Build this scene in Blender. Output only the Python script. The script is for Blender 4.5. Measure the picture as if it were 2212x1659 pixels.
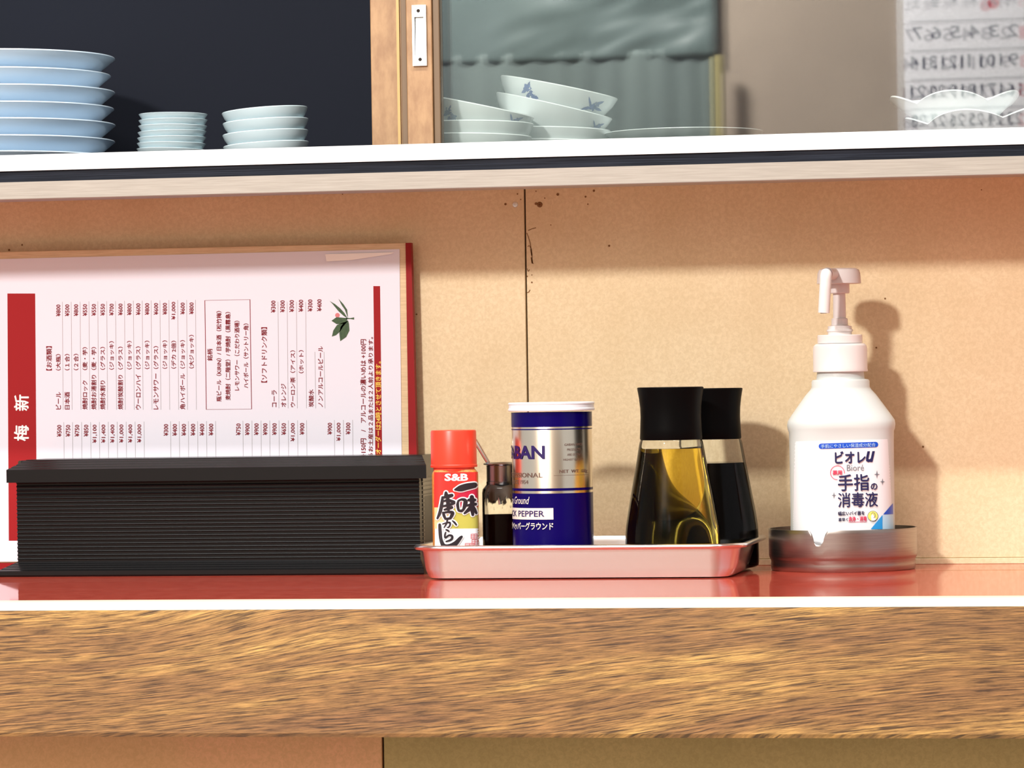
import bpy, bmesh, math, random
from mathutils import Vector, Matrix, noise

for o in list(bpy.data.objects):
    bpy.data.objects.remove(o)
SC = bpy.context.scene
COL = SC.collection
random.seed(4)

# ------------------------------------------------------------------ camera
FOC, W, H = 8000.0, 2212, 1659            # focal length in pixels of the 2212 x 1659 frame
CAM = Vector((0.46, -2.68, 0.1345))
ROT = Matrix.Rotation(math.radians(10.4), 3, 'Z') @ Matrix.Rotation(math.pi / 2, 3, 'X') @ Matrix.Rotation(-0.0154, 3, 'Z')
cd = bpy.data.cameras.new('camera')
cd.sensor_fit = 'HORIZONTAL'
cd.sensor_width = 36.0
cd.lens = 36.0 * FOC / W
cd.clip_start = 0.05
cam = bpy.data.objects.new('camera', cd)
COL.objects.link(cam)
cam.matrix_world = Matrix.Translation(CAM) @ ROT.to_4x4()
SC.camera = cam

# ------------------------------------------------------------------ world, lamps, exposure
wd = bpy.data.worlds.new('world')
SC.world = wd
wd.use_nodes = True
wd.node_tree.nodes['Background'].inputs[0].default_value = (1.0, 0.985, 0.97, 1)
wd.node_tree.nodes['Background'].inputs[1].default_value = 0.62


def area_lamp(name, loc, target, sx, sy, power, col):
    d = bpy.data.lights.new(name, 'AREA')
    d.shape = 'RECTANGLE'
    d.size, d.size_y = sx, sy
    d.energy = power
    d.color = col
    o = bpy.data.objects.new(name, d)
    COL.objects.link(o)
    o.location = loc
    o.rotation_euler = (Vector(target) - Vector(loc)).to_track_quat('-Z', 'Y').to_euler()
    return o


pd = bpy.data.lights.new('room_pendant_lamp', 'POINT')
pd.energy = 262
pd.color = (1.0, 0.975, 0.93)
pd.shadow_soft_size = 0.10
po = bpy.data.objects.new('room_pendant_lamp', pd)
COL.objects.link(po)
po.location = (-0.70, -2.60, 1.37)
area_lamp('counter_tube_lamp', (0.05, -0.82, 1.37), (0.05, -0.62, 0.0), 1.85, 0.035, 25, (1.0, 0.975, 0.92))

SC.view_settings.view_transform = 'Standard'
SC.view_settings.look = 'None'
SC.view_settings.exposure = 0.0
SC.view_settings.gamma = 1.0
SC.view_settings.use_curve_mapping = False


# ------------------------------------------------------------------ helpers
def at(px, py, Y):
    """world point at depth Y of a position measured on the photograph"""
    v = ROT @ Vector(((px - W / 2) / FOC, -(py - H / 2) / FOC, -1.0))
    return CAM + v * ((Y - CAM.y) / v.y)


def scl(Y):
    return FOC / (Y - CAM.y)               # about how many pixels one metre covers at depth Y


def srgb(r, g, b):
    f = lambda c: ((c / 255 + 0.055) / 1.055) ** 2.4 if c > 10 else c / 255 / 12.92
    return (f(r), f(g), f(b), 1)


def tag(o, label=None, cat=None, group=None, kind=None):
    if label: o['label'] = label
    if cat: o['category'] = cat
    if group: o['group'] = group
    if kind: o['kind'] = kind
    return o


def empty(name, loc, label, cat, group=None):
    o = bpy.data.objects.new(name, None)
    o.empty_display_size = 0.02
    COL.objects.link(o)
    o.location = loc
    return tag(o, label, cat, group)


def mesh_obj(name, verts, faces, mat, parent=None, angle=30, loc=None):
    """a mesh given in world coordinates (or local to loc) as one object"""
    me = bpy.data.meshes.new(name)
    me.from_pydata([tuple(v) for v in verts], [], faces)
    me.validate()
    bm = bmesh.new()
    bm.from_mesh(me)
    bmesh.ops.recalc_face_normals(bm, faces=bm.faces)
    bm.to_mesh(me)
    bm.free()
    for p in me.polygons: p.use_smooth = True
    me.set_sharp_from_angle(angle=math.radians(angle))
    if isinstance(mat, (list, tuple)):
        for m in mat: me.materials.append(m)
    elif mat: me.materials.append(mat)
    o = bpy.data.objects.new(name, me)
    COL.objects.link(o)
    if loc is not None: o.location = loc
    if parent is not None:
        o.parent = parent
        if loc is None:
            mw = parent_world(parent)
            o.matrix_parent_inverse = mw.inverted()
    return o


def parent_world(p):
    m = Matrix.LocRotScale(p.location, p.rotation_euler, p.scale)
    q = p
    while q.parent is not None:
        m = Matrix.LocRotScale(q.parent.location, q.parent.rotation_euler, q.parent.scale) @ q.matrix_parent_inverse @ m
        q = q.parent
    return m


class G:
    """geometry collector"""
    def __init__(s): s.v, s.f, s.sharp = [], [], False

    def add(s, vs, fs):
        n = len(s.v)
        s.v += [Vector(v) for v in vs]
        s.f += [tuple(i + n for i in f) for f in fs]
        return s

    def box(s, x0, x1, y0, y1, z0, z1, b=0.0):
        if b <= 0:
            vs = [(x, y, z) for x in (x0, x1) for y in (y0, y1) for z in (z0, z1)]
            return s.add(vs, [(0, 1, 3, 2), (4, 6, 7, 5), (0, 4, 5, 1), (2, 3, 7, 6), (0, 2, 6, 4), (1, 5, 7, 3)])
        s.sharp = True
        bm = bmesh.new()
        bmesh.ops.create_cube(bm, size=1)
        for v in bm.verts:
            v.co = Vector(((x0 + x1) / 2 + v.co.x * (x1 - x0), (y0 + y1) / 2 + v.co.y * (y1 - y0), (z0 + z1) / 2 + v.co.z * (z1 - z0)))
        bmesh.ops.bevel(bm, geom=bm.edges[:], offset=b, segments=2, affect='EDGES', profile=0.5)
        bm.verts.index_update()
        s.add([v.co.copy() for v in bm.verts], [tuple(v.index for v in f.verts) for f in bm.faces])
        bm.free()
        return s

    def lathe(s, prof, cx, cy, seg=64, rot=0.0):
        """prof: (r, z) from bottom to top; r = 0 closes"""
        n0 = len(s.v)
        rings = []
        for r, z in prof:
            if r <= 1e-7:
                s.v.append(Vector((cx, cy, z)))
                rings.append([len(s.v) - 1])
            else:
                ring = []
                for k in range(seg):
                    a = rot + 2 * math.pi * k / seg
                    s.v.append(Vector((cx + r * math.cos(a), cy + r * math.sin(a), z)))
                    ring.append(len(s.v) - 1)
                rings.append(ring)
        for a, b in zip(rings, rings[1:]):
            for k in range(seg):
                k2 = (k + 1) % seg
                if len(a) == 1 and len(b) == 1: continue
                if len(a) == 1: s.f.append((a[0], b[k], b[k2]))
                elif len(b) == 1: s.f.append((a[k], a[k2], b[0]))
                else: s.f.append((a[k], a[k2], b[k2], b[k]))
        return s

    def loft(s, rings, cap0=True, cap1=True, closed=True):
        n = len(rings[0])
        ids = []
        for r in rings:
            ids.append(list(range(len(s.v), len(s.v) + n)))
            s.v += [Vector(p) for p in r]
        for a, b in zip(ids, ids[1:]):
            for k in range(n if closed else n - 1):
                k2 = (k + 1) % n
                s.f.append((a[k], a[k2], b[k2], b[k]))
        if cap0: s.f.append(tuple(reversed(ids[0])))
        if cap1: s.f.append(tuple(ids[-1]))
        return s

    def tube(s, pts, rad, seg=12, caps=True):
        pts = [Vector(p) for p in pts]
        rads = rad if isinstance(rad, (list, tuple)) else [rad] * len(pts)
        rings = []
        up = Vector((0.3, 0.9, 0.2)).normalized()
        for i, p in enumerate(pts):
            t = (pts[min(i + 1, len(pts) - 1)] - pts[max(i - 1, 0)]).normalized()
            u = t.cross(up)
            if u.length < 0.1: u = t.cross(Vector((1, 0, 0)))
            u.normalize()
            w = t.cross(u).normalized()
            rings.append([p + (u * math.cos(2 * math.pi * k / seg) + w * math.sin(2 * math.pi * k / seg)) * rads[i] for k in range(seg)])
        return s.loft(rings, caps, caps)

    def extrude_x(s, prof):
        """prof: closed outline of (y, z, x0, x1)"""
        n = len(prof)
        s2 = [(p[2], p[0], p[1]) for p in prof] + [(p[3], p[0], p[1]) for p in prof]
        fs = [(k, (k + 1) % n, (k + 1) % n + n, k + n) for k in range(n)]
        return s.add(s2, fs + [tuple(range(n - 1, -1, -1)), tuple(range(n, 2 * n))])

    def map(s, fn):
        s.v = [Vector(fn(v)) for v in s.v]
        return s

    def build(s, name, mat, parent=None, angle=30, loc=None):
        return mesh_obj(name, s.v, s.f, mat, parent, 18 if s.sharp else angle, loc)


def catmull(pts, n=6):
    out = []
    P = [pts[0]] + list(pts) + [pts[-1]]
    for i in range(1, len(P) - 2):
        for k in range(n):
            t = k / n
            out.append(tuple(0.5 * (2 * b + (c - a) * t + (2 * a - 5 * b + 4 * c - d) * t * t + (-a + 3 * b - 3 * c + d) * t ** 3)
                             for a, b, c, d in zip(P[i - 1], P[i], P[i + 1], P[i + 2])))
    out.append(tuple(pts[-1]))
    return out


# ---- flat print: lettering as geometry
_tc = {}


def text_geo(s, bold=0.0, shear=0.0):
    key = (s, bold, shear)
    if key not in _tc:
        c = bpy.data.curves.new('t', 'FONT')
        c.body = s
        c.resolution_u = 2
        c.offset = bold
        c.shear = shear
        o = bpy.data.objects.new('t', c)
        m = bpy.data.meshes.new_from_object(o)
        vs = [(v.co.x, v.co.y) for v in m.vertices]
        fs = [tuple(p.vertices) for p in m.polygons]
        bpy.data.meshes.remove(m)
        bpy.data.objects.remove(o)
        bpy.data.curves.remove(c)
        xs = [v[0] for v in vs]
        ys = [v[1] for v in vs]
        x0, x1, y0, y1 = min(xs), max(xs), min(ys), max(ys)
        _tc[key] = ([((x - x0) / (x1 - x0), (y - y0) / max(y1 - y0, 1e-6)) for x, y in vs], fs)
    return _tc[key]


class Print:
    """flat print: shapes in the units of the measured print (x right, y down), laid on a surface by fn(x, y, lift)"""
    def __init__(s, fn, edge=None):
        s.fn, s.edge, s.layers = fn, edge, {}

    def _put(s, mat, vs, fs, lift):
        vs, fs = refine(vs, fs, s.edge) if s.edge else (vs, fs)
        g = s.layers.setdefault(mat, G())
        g.add([s.fn(x, y, lift) for x, y in vs], fs)

    def text(s, t, x0, y0, x1, y1, mat, bold=0.0, shear=0.0, up=False, rot=0.0, lift=0.0004, fat=0.0):
        if fat:     # heavier strokes: the same letters struck again a little to each side
            for k, (dx, dy) in enumerate(((-fat, 0), (fat, 0), (0, -fat), (0, fat))):
                s.text(t, x0 + dx, y0 + dy, x1 + dx, y1 + dy, mat, bold, shear, up, rot, lift + 0.00009 * k)
            return
        uv, fs = text_geo(t, bold, shear)
        if up:      # baseline runs up the page
            vs = [(x1 + (x0 - x1) * v, y1 + (y0 - y1) * u) for u, v in uv]
        else:
            vs = [(x0 + (x1 - x0) * u, y1 + (y0 - y1) * v) for u, v in uv]
        if rot:
            cx, cy = (x0 + x1) / 2, (y0 + y1) / 2
            c, sn = math.cos(rot), math.sin(rot)
            vs = [(cx + (x - cx) * c + (y - cy) * sn, cy - (x - cx) * sn + (y - cy) * c) for x, y in vs]
        s._put(mat, vs, fs, lift)

    def poly(s, pts, mat, lift=0.0003):
        cx = sum(p[0] for p in pts) / len(pts)
        cy = sum(p[1] for p in pts) / len(pts)
        n = len(pts)
        s._put(mat, list(pts) + [(cx, cy)], [(k, (k + 1) % n, n) for k in range(n)], lift)

    def rect(s, x0, y0, x1, y1, mat, lift=0.0003):
        s._put(mat, [(x0, y0), (x1, y0), (x1, y1), (x0, y1)], [(0, 1, 2), (0, 2, 3)], lift)

    def line(s, pts, w, mat, lift=0.0004, closed=False):
        pts = list(pts)
        n = len(pts)
        ws = w if isinstance(w, (list, tuple)) else [w] * n
        L, R = [], []
        for i in range(n):
            a = pts[(i - 1) % n] if closed or i else pts[i]
            b = pts[(i + 1) % n] if closed or i < n - 1 else pts[i]
            dx, dy = b[0] - a[0], b[1] - a[1]
            d = math.hypot(dx, dy) or 1
            nx, ny = -dy / d * ws[i] / 2, dx / d * ws[i] / 2
            L.append((pts[i][0] + nx, pts[i][1] + ny))
            R.append((pts[i][0] - nx, pts[i][1] - ny))
        fs = []
        for i in range(n if closed else n - 1):
            j = (i + 1) % n
            fs += [(i, j, n + j), (i, n + j, n + i)]
        s._put(mat, L + R, fs, lift)

    def disc(s, cx, cy, r, mat, lift=0.0003, a0=0.0, a1=2 * math.pi, n=24):
        s.poly([(cx + r * math.cos(a0 + (a1 - a0) * k / n), cy + r * math.sin(a0 + (a1 - a0) * k / n)) for k in range(n)], mat, lift)

    def build(s, name, parent):
        out = []
        for mat, g in s.layers.items():
            o = g.build(name, mat, parent)
            o['kind'] = 'stuff'
            out.append(o)
        return out


def refine(vs, fs, edge):
    """split long triangles so that print follows a curved surface"""
    vs = list(vs)
    todo = []
    for f in fs:
        for k in range(1, len(f) - 1): todo.append((f[0], f[k], f[k + 1]))
    out, mid = [], {}
    while todo:
        a, b, c = todo.pop()
        e = [(math.dist(vs[a], vs[b]), a, b, c), (math.dist(vs[b], vs[c]), b, c, a), (math.dist(vs[c], vs[a]), c, a, b)]
        d, p, q, r = max(e)
        if d <= edge or len(vs) > 60000:
            out.append((a, b, c))
            continue
        k = (min(p, q), max(p, q))
        if k not in mid:
            vs.append(((vs[p][0] + vs[q][0]) / 2, (vs[p][1] + vs[q][1]) / 2))
            mid[k] = len(vs) - 1
        m = mid[k]
        todo += [(p, m, r), (m, q, r)]
    return vs, out


# ---- materials
def mat(name, col, rough=0.5, metal=0.0, spec=0.5, coat=0.0, ior=1.5, trans=0.0, sss=0.0):
    m = bpy.data.materials.new(name)
    m.use_nodes = True
    b = m.node_tree.nodes['Principled BSDF']
    b.inputs['Base Color'].default_value = col
    b.inputs['Roughness'].default_value = rough
    b.inputs['Metallic'].default_value = metal
    b.inputs['Specular IOR Level'].default_value = spec
    b.inputs['Coat Weight'].default_value = coat
    b.inputs['Coat Roughness'].default_value = 0.08
    b.inputs['IOR'].default_value = ior
    b.inputs['Transmission Weight'].default_value = trans
    if sss:
        b.inputs['Subsurface Weight'].default_value = sss
        b.inputs['Subsurface Radius'].default_value = (0.01, 0.01, 0.01)
        b.inputs['Subsurface Scale'].default_value = 0.5
    return m


def nt(m):
    N = m.node_tree.nodes
    L = m.node_tree.links
    return N, L, N['Principled BSDF']


def node(N, t, **kw):
    n = N.new(t)
    for k, v in kw.items():
        if k.startswith('i_'):
            key = k[2:]
            n.inputs[int(key) if key.isdigit() else key].default_value = v
        else: setattr(n, k, v)
    return n


def coords(m, scale, rot=(0, 0, 0), source='Object'):
    N, L, _ = nt(m)
    tc = N.new('ShaderNodeTexCoord')
    mp = N.new('ShaderNodeMapping')
    mp.inputs['Scale'].default_value = scale
    mp.inputs['Rotation'].default_value = rot
    L.new(tc.outputs[source], mp.inputs[0])
    return mp.outputs[0]


def ramp(N, stops):
    r = N.new('ShaderNodeValToRGB')
    e = r.color_ramp.elements
    while len(e) < len(stops): e.new(0.5)
    for k, (p, c) in enumerate(stops):
        e[k].position = p
        e[k].color = c
    return r


def speckled(name, c0, c1, scale, rough=0.5, detail=4, lo=0.35, hi=0.65, bump=0.0, **kw):
    """two tones of the same stuff mixed by noise, and a little relief"""
    m = mat(name, c0, rough, **kw)
    N, L, b = nt(m)
    v = coords(m, scale if isinstance(scale, tuple) else (scale,) * 3)
    n = node(N, 'ShaderNodeTexNoise', i_Scale=1.0, i_Detail=detail, i_Roughness=0.6)
    L.new(v, n.inputs['Vector'])
    r = ramp(N, [(lo, c0), (hi, c1)])
    L.new(n.outputs[0], r.inputs[0])
    L.new(r.outputs[0], b.inputs['Base Color'])
    if bump:
        bp = node(N, 'ShaderNodeBump', i_Strength=bump, i_Distance=0.0005)
        L.new(n.outputs[0], bp.inputs['Height'])
        L.new(bp.outputs[0], b.inputs['Normal'])
    return m


def board_material(name, a, b_, c):
    """laminated board: fine fibrous mottling over a broad one"""
    m = mat(name, a, 0.55, spec=0.3)
    N, L, b = nt(m)
    v = coords(m, (1, 1, 1))
    n1 = node(N, 'ShaderNodeTexNoise', i_Scale=14.0, i_Detail=3.0)
    n2 = node(N, 'ShaderNodeTexNoise', i_Scale=330.0, i_Detail=4.0, i_Roughness=0.7, i_Distortion=0.6)
    L.new(v, n1.inputs['Vector'])
    L.new(v, n2.inputs['Vector'])
    r1 = ramp(N, [(0.35, a), (0.65, b_)])
    r2 = ramp(N, [(0.40, (1, 1, 1, 1)), (0.62, (0, 0, 0, 1))])
    L.new(n1.outputs[0], r1.inputs[0])
    L.new(n2.outputs[0], r2.inputs[0])
    mx = node(N, 'ShaderNodeMix', data_type='RGBA')
    mul = node(N, 'ShaderNodeMath', operation='MULTIPLY', i_1=0.42)
    L.new(r2.outputs[0], mul.inputs[0])
    L.new(mul.outputs[0], mx.inputs[0])
    L.new(r1.outputs[0], mx.inputs[6])
    mx.inputs[7].default_value = c
    L.new(mx.outputs[2], b.inputs['Base Color'])
    return m


def fascia_material():
    """oiled tropical hardwood: wavering grain with short dark pores"""
    m = mat('hardwood', (0.3, 0.15, 0.05, 1), 0.42, spec=0.5, coat=0.9)
    m.node_tree.nodes['Principled BSDF'].inputs['Coat Roughness'].default_value = 0.3
    N, L, b = nt(m)
    tc = N.new('ShaderNodeTexCoord')
    sx = N.new('ShaderNodeSeparateXYZ')
    L.new(tc.outputs['Object'], sx.inputs[0])
    # wavering of the grain
    lo = node(N, 'ShaderNodeMapping')
    lo.inputs['Scale'].default_value = (3.0, 3.0, 9.0)
    L.new(tc.outputs['Object'], lo.inputs[0])
    nl = node(N, 'ShaderNodeTexNoise', i_Scale=1.0, i_Detail=1.5)
    L.new(lo.outputs[0], nl.inputs['Vector'])
    d = node(N, 'ShaderNodeMath', operation='MULTIPLY_ADD', i_1=0.036, i_2=-0.018)
    L.new(nl.outputs[0], d.inputs[0])
    tilt = node(N, 'ShaderNodeMath', operation='MULTIPLY', i_1=-0.10)
    L.new(sx.outputs[0], tilt.inputs[0])
    a1 = node(N, 'ShaderNodeMath', operation='ADD')
    a2 = node(N, 'ShaderNodeMath', operation='ADD')
    L.new(sx.outputs[2], a1.inputs[0])
    L.new(d.outputs[0], a1.inputs[1])
    L.new(a1.outputs[0], a2.inputs[0])
    L.new(tilt.outputs[0], a2.inputs[1])
    # y (depth) counts along the grain's breadth too so that the rounded edge keeps its figure
    a3 = node(N, 'ShaderNodeMath', operation='MULTIPLY_ADD', i_1=0.6)
    L.new(sx.outputs[1], a3.inputs[0])
    L.new(a2.outputs[0], a3.inputs[2])

    def streak(kx, kz, det, rgh):
        mx = node(N, 'ShaderNodeMath', operation='MULTIPLY', i_1=kx)
        mz = node(N, 'ShaderNodeMath', operation='MULTIPLY', i_1=kz)
        L.new(sx.outputs[0], mx.inputs[0])
        L.new(a3.outputs[0], mz.inputs[0])
        cb = N.new('ShaderNodeCombineXYZ')
        L.new(mx.outputs[0], cb.inputs[0])
        L.new(mz.outputs[0], cb.inputs[2])
        n = node(N, 'ShaderNodeTexNoise', i_Scale=1.0, i_Detail=det, i_Roughness=rgh)
        L.new(cb.outputs[0], n.inputs['Vector'])
        return n.outputs[0]

    broad = streak(3.5, 42, 3.0, 0.65)
    fine = streak(40, 900, 4.0, 0.72)
    pore = streak(34, 1050, 1.5, 0.55)
    rb = ramp(N, [(0.33, srgb(138, 96, 60)), (0.52, srgb(160, 117, 68)), (0.70, srgb(215, 170, 98))])
    L.new(broad, rb.inputs[0])
    rf = ramp(N, [(0.36, (0.20, 0.15, 0.10, 1)), (0.50, (0.80, 0.77, 0.72, 1)), (0.66, (1.45, 1.42, 1.36, 1))])
    L.new(fine, rf.inputs[0])
    mul = node(N, 'ShaderNodeMix', data_type='RGBA', blend_type='MULTIPLY')
    mul.inputs[0].default_value = 1.0
    L.new(rb.outputs[0], mul.inputs[6])
    L.new(rf.outputs[0], mul.inputs[7])
    rp = ramp(N, [(0.35, (1, 1, 1, 1)), (0.43, (0, 0, 0, 1))])
    L.new(pore, rp.inputs[0])
    mx = node(N, 'ShaderNodeMix', data_type='RGBA')
    k = node(N, 'ShaderNodeMath', operation='MULTIPLY', i_1=0.85)
    L.new(rp.outputs[0], k.inputs[0])
    L.new(k.outputs[0], mx.inputs[0])
    L.new(mul.outputs[2], mx.inputs[6])
    mx.inputs[7].default_value = srgb(58, 32, 12)
    L.new(mx.outputs[2], b.inputs['Base Color'])
    bp = node(N, 'ShaderNodeBump', i_Strength=0.35, i_Distance=0.0004)
    L.new(fine, bp.inputs['Height'])
    L.new(bp.outputs[0], b.inputs['Normal'])
    return m


def laminate_material():
    """glossy red laminate: red body under a clear varnish that mirrors at grazing angles"""
    m = bpy.data.materials.new('red_laminate')
    m.use_nodes = True
    N, L = m.node_tree.nodes, m.node_tree.links
    N.remove(N['Principled BSDF'])
    out = N['Material Output']
    tc = N.new('ShaderNodeTexCoord')
    n = node(N, 'ShaderNodeTexNoise', i_Scale=90.0, i_Detail=4.0)
    L.new(tc.outputs['Object'], n.inputs['Vector'])
    r = ramp(N, [(0.3, (0.42, 0.050, 0.030, 1)), (0.7, (0.52, 0.085, 0.055, 1))])
    L.new(n.outputs[0], r.inputs[0])
    df = N.new('ShaderNodeBsdfDiffuse')
    L.new(r.outputs[0], df.inputs[0])
    gl = node(N, 'ShaderNodeBsdfGlossy', i_Roughness=0.045)
    gl.inputs[0].default_value = (1, 1, 1, 1)
    fr = node(N, 'ShaderNodeFresnel', i_IOR=1.4)
    mu = node(N, 'ShaderNodeMath', operation='MULTIPLY', i_1=0.80)
    L.new(fr.outputs[0], mu.inputs[0])
    mx = N.new('ShaderNodeMixShader')
    L.new(mu.outputs[0], mx.inputs[0])
    L.new(df.outputs[0], mx.inputs[1])
    L.new(gl.outputs[0], mx.inputs[2])
    L.new(mx.outputs[0], out.inputs[0])
    return m


def pane_material(name, fac, tint, rough=0.012):
    """window glass: lets light straight through and mirrors the room"""
    m = bpy.data.materials.new(name)
    m.use_nodes = True
    N, L = m.node_tree.nodes, m.node_tree.links
    N.remove(N['Principled BSDF'])
    t = N.new('ShaderNodeBsdfTransparent')
    t.inputs[0].default_value = tint
    g = node(N, 'ShaderNodeBsdfGlossy', i_Roughness=rough)
    g.inputs[0].default_value = (1, 1, 1, 1)
    mx = N.new('ShaderNodeMixShader')
    mx.inputs[0].default_value = fac
    L.new(t.outputs[0], mx.inputs[1])
    L.new(g.outputs[0], mx.inputs[2])
    L.new(mx.outputs[0], N['Material Output'].inputs[0])
    return m


def glass_material(name, col, ior, rough=0.0):
    m = bpy.data.materials.new(name)
    m.use_nodes = True
    N, L = m.node_tree.nodes, m.node_tree.links
    N.remove(N['Principled BSDF'])
    g = node(N, 'ShaderNodeBsdfRefraction', i_Roughness=rough, i_IOR=ior)
    g.inputs[0].default_value = col
    gl = node(N, 'ShaderNodeBsdfGlossy', i_Roughness=0.02)
    fr = node(N, 'ShaderNodeFresnel', i_IOR=1.25)
    mx = N.new('ShaderNodeMixShader')
    L.new(fr.outputs[0], mx.inputs[0])
    L.new(g.outputs[0], mx.inputs[1])
    L.new(gl.outputs[0], mx.inputs[2])
    L.new(mx.outputs[0], N['Material Output'].inputs[0])
    return m


def residue_material():
    """sauce that dried on the inside of a jar: brown patches, clear between"""
    m = bpy.data.materials.new('dried_sauce')
    m.use_nodes = True
    N, L = m.node_tree.nodes, m.node_tree.links
    b = N['Principled BSDF']
    b.inputs['Base Color'].default_value = (0.05, 0.02, 0.006, 1)
    tc = N.new('ShaderNodeTexCoord')
    mp = N.new('ShaderNodeMapping')
    mp.inputs['Scale'].default_value = (260, 260, 130)
    L.new(tc.outputs['Object'], mp.inputs[0])
    n = node(N, 'ShaderNodeTexNoise', i_Scale=1.0, i_Detail=3.0)
    L.new(mp.outputs[0], n.inputs['Vector'])
    sx = N.new('ShaderNodeSeparateXYZ')
    L.new(tc.outputs['Object'], sx.inputs[0])
    k = node(N, 'ShaderNodeMath', operation='MULTIPLY_ADD', i_1=34.0, i_2=-1.80)
    L.new(sx.outputs[2], k.inputs[0])
    a = N.new('ShaderNodeMath')
    L.new(n.outputs[0], a.inputs[0])
    L.new(k.outputs[0], a.inputs[1])
    r = ramp(N, [(0.42, (0, 0, 0, 1)), (0.52, (1, 1, 1, 1))])
    L.new(a.outputs[0], r.inputs[0])
    t = N.new('ShaderNodeBsdfTransparent')
    mx = N.new('ShaderNodeMixShader')
    L.new(r.outputs[0], mx.inputs[0])
    L.new(t.outputs[0], mx.inputs[1])
    L.new(b.outputs[0], mx.inputs[2])
    L.new(mx.outputs[0], N['Material Output'].inputs[0])
    return m


M = {}
M['board'] = board_material('tan_board', (0.82, 0.665, 0.435, 1), (0.76, 0.60, 0.375, 1), (0.60, 0.44, 0.24, 1))
M['board_low'] = board_material('tan_board_low', (0.90, 0.46, 0.25, 1), (0.80, 0.45, 0.22, 1), (0.62, 0.33, 0.14, 1))
M['board_low_olive'] = board_material('olive_board_low', (0.58, 0.415, 0.175, 1), (0.50, 0.37, 0.15, 1), (0.38, 0.27, 0.10, 1))
M['dark'] = mat('dark_gap', (0.02, 0.012, 0.008, 1), 0.9)
M['stain'] = mat('rust_stain', (0.22, 0.10, 0.03, 1), 0.8)
M['wood'] = fascia_material()
M['lit_edge'] = speckled('painted_lit_edge', (0.86, 0.74, 0.50, 1), (0.92, 0.84, 0.64, 1), (30, 500, 500), 0.4)  # lamplight on the nosing's edge, put into the colour
M['red_top'] = laminate_material()
M['alu'] = speckled('anodised_aluminium', (0.33, 0.295, 0.255, 1), (0.40, 0.36, 0.315, 1), (30, 30, 900), 0.5, metal=0.0, spec=0.3)
M['alu_white'] = speckled('pale_aluminium', (0.93, 0.93, 0.93, 1), (0.70, 0.70, 0.70, 1), (120, 120, 500), 0.4, lo=0.60, hi=0.75)
M['rubber'] = speckled('black_rubber', (0.004, 0.005, 0.009, 1), (0.018, 0.021, 0.032, 1), (20, 20, 1500), 0.5, spec=0.1)
M['door_wood'] = speckled('sliding_door_wood', (0.40, 0.235, 0.115, 1), (0.29, 0.155, 0.072, 1), (130, 130, 55), 0.5)
M['door_wood_dark'] = mat('door_bead', (0.15, 0.09, 0.045, 1), 0.5)
M['door_edge'] = mat('door_gold_edge', (0.55, 0.36, 0.12, 1), 0.4)
M['steel'] = mat('polished_metal', (0.82, 0.84, 0.84, 1), 0.22, metal=1.0)
M['cup'] = mat('dull_metal_cup', (0.50, 0.52, 0.52, 1), 0.36, metal=1.0)
M['collar'] = mat('stained_metal', (0.34, 0.35, 0.37, 1), 0.24, metal=1.0)
M['nickel'] = mat('nickel_plate', (0.78, 0.80, 0.80, 1), 0.38, metal=0.6)
M['black_inside'] = mat('dark_cabinet_lining', (0.0115, 0.0135, 0.021, 1), 0.8, spec=0.1)
M['pane'] = pane_material('cabinet_glass', 0.082, (0.985, 0.995, 0.99, 1), 0.016)
M['porcelain'] = mat('pale_porcelain', (0.66, 0.80, 0.93, 1), 0.18, spec=0.5)
M['porcelain2'] = mat('celadon_porcelain', (0.70, 0.84, 0.89, 1), 0.16, spec=0.5)
M['porcelain3'] = mat('white_porcelain', (0.90, 0.95, 0.96, 1), 0.18, spec=0.5)
M['cobalt'] = mat('cobalt_print', (0.10, 0.16, 0.42, 1), 0.3)
M['black_plastic'] = mat('black_plastic', (0.008, 0.008, 0.0085, 1), 0.26, spec=0.22)
M['black_end'] = mat('black_plastic_gloss', (0.03, 0.026, 0.016, 1), 0.22, spec=0.8)
M['page'] = mat('white_paper', (0.775, 0.76, 0.85, 1), 0.6, spec=0.2)
M['cover'] = speckled('beige_lining', (0.62, 0.44, 0.25, 1), (0.74, 0.55, 0.33, 1), (60, 60, 900), 0.35)
M['red_cover'] = mat('red_leatherette', (0.27, 0.004, 0.006, 1), 0.5, spec=0.2)
M['ink_red'] = mat('red_ink', (0.33, 0.017, 0.02, 1), 0.6, spec=0.1)
M['ink_text'] = mat('maroon_ink', (0.24, 0.02, 0.03, 1), 0.6, spec=0.1)
M['ink_grey'] = mat('grey_ink', (0.42, 0.40, 0.42, 1), 0.6, spec=0.1)
M['ink_white'] = mat('white_ink', (0.92, 0.90, 0.90, 1), 0.6, spec=0.1)
M['ink_yellow'] = mat('yellow_ink', (0.90, 0.60, 0.12, 1), 0.6, spec=0.1)
M['leaf_green'] = speckled('leaf_green_ink', (0.02, 0.055, 0.02, 1), (0.045, 0.10, 0.03, 1), 500, 0.6)
M['tray'] = mat('stainless_tray', (0.88, 0.87, 0.885, 1), 0.24, metal=1.0)
M['ash'] = speckled('brushed_steel', (0.34, 0.30, 0.285, 1), (0.40, 0.36, 0.335, 1), (40, 40, 1200), 0.33, metal=1.0)
M['cap_red'] = mat('orange_red_plastic', (0.86, 0.050, 0.020, 1), 0.35, sss=0.0)
M['chili_fill'] = speckled('chili_flakes', (0.62, 0.12, 0.02, 1), (0.50, 0.30, 0.06, 1), 900, 0.5)
M['lab_red'] = mat('label_red', (0.80, 0.030, 0.022, 1), 0.35)
M['lab_crimson'] = mat('label_crimson', (0.50, 0.012, 0.05, 1), 0.35)
M['lab_olive'] = mat('label_olive', (0.50, 0.45, 0.08, 1), 0.35)
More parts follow.
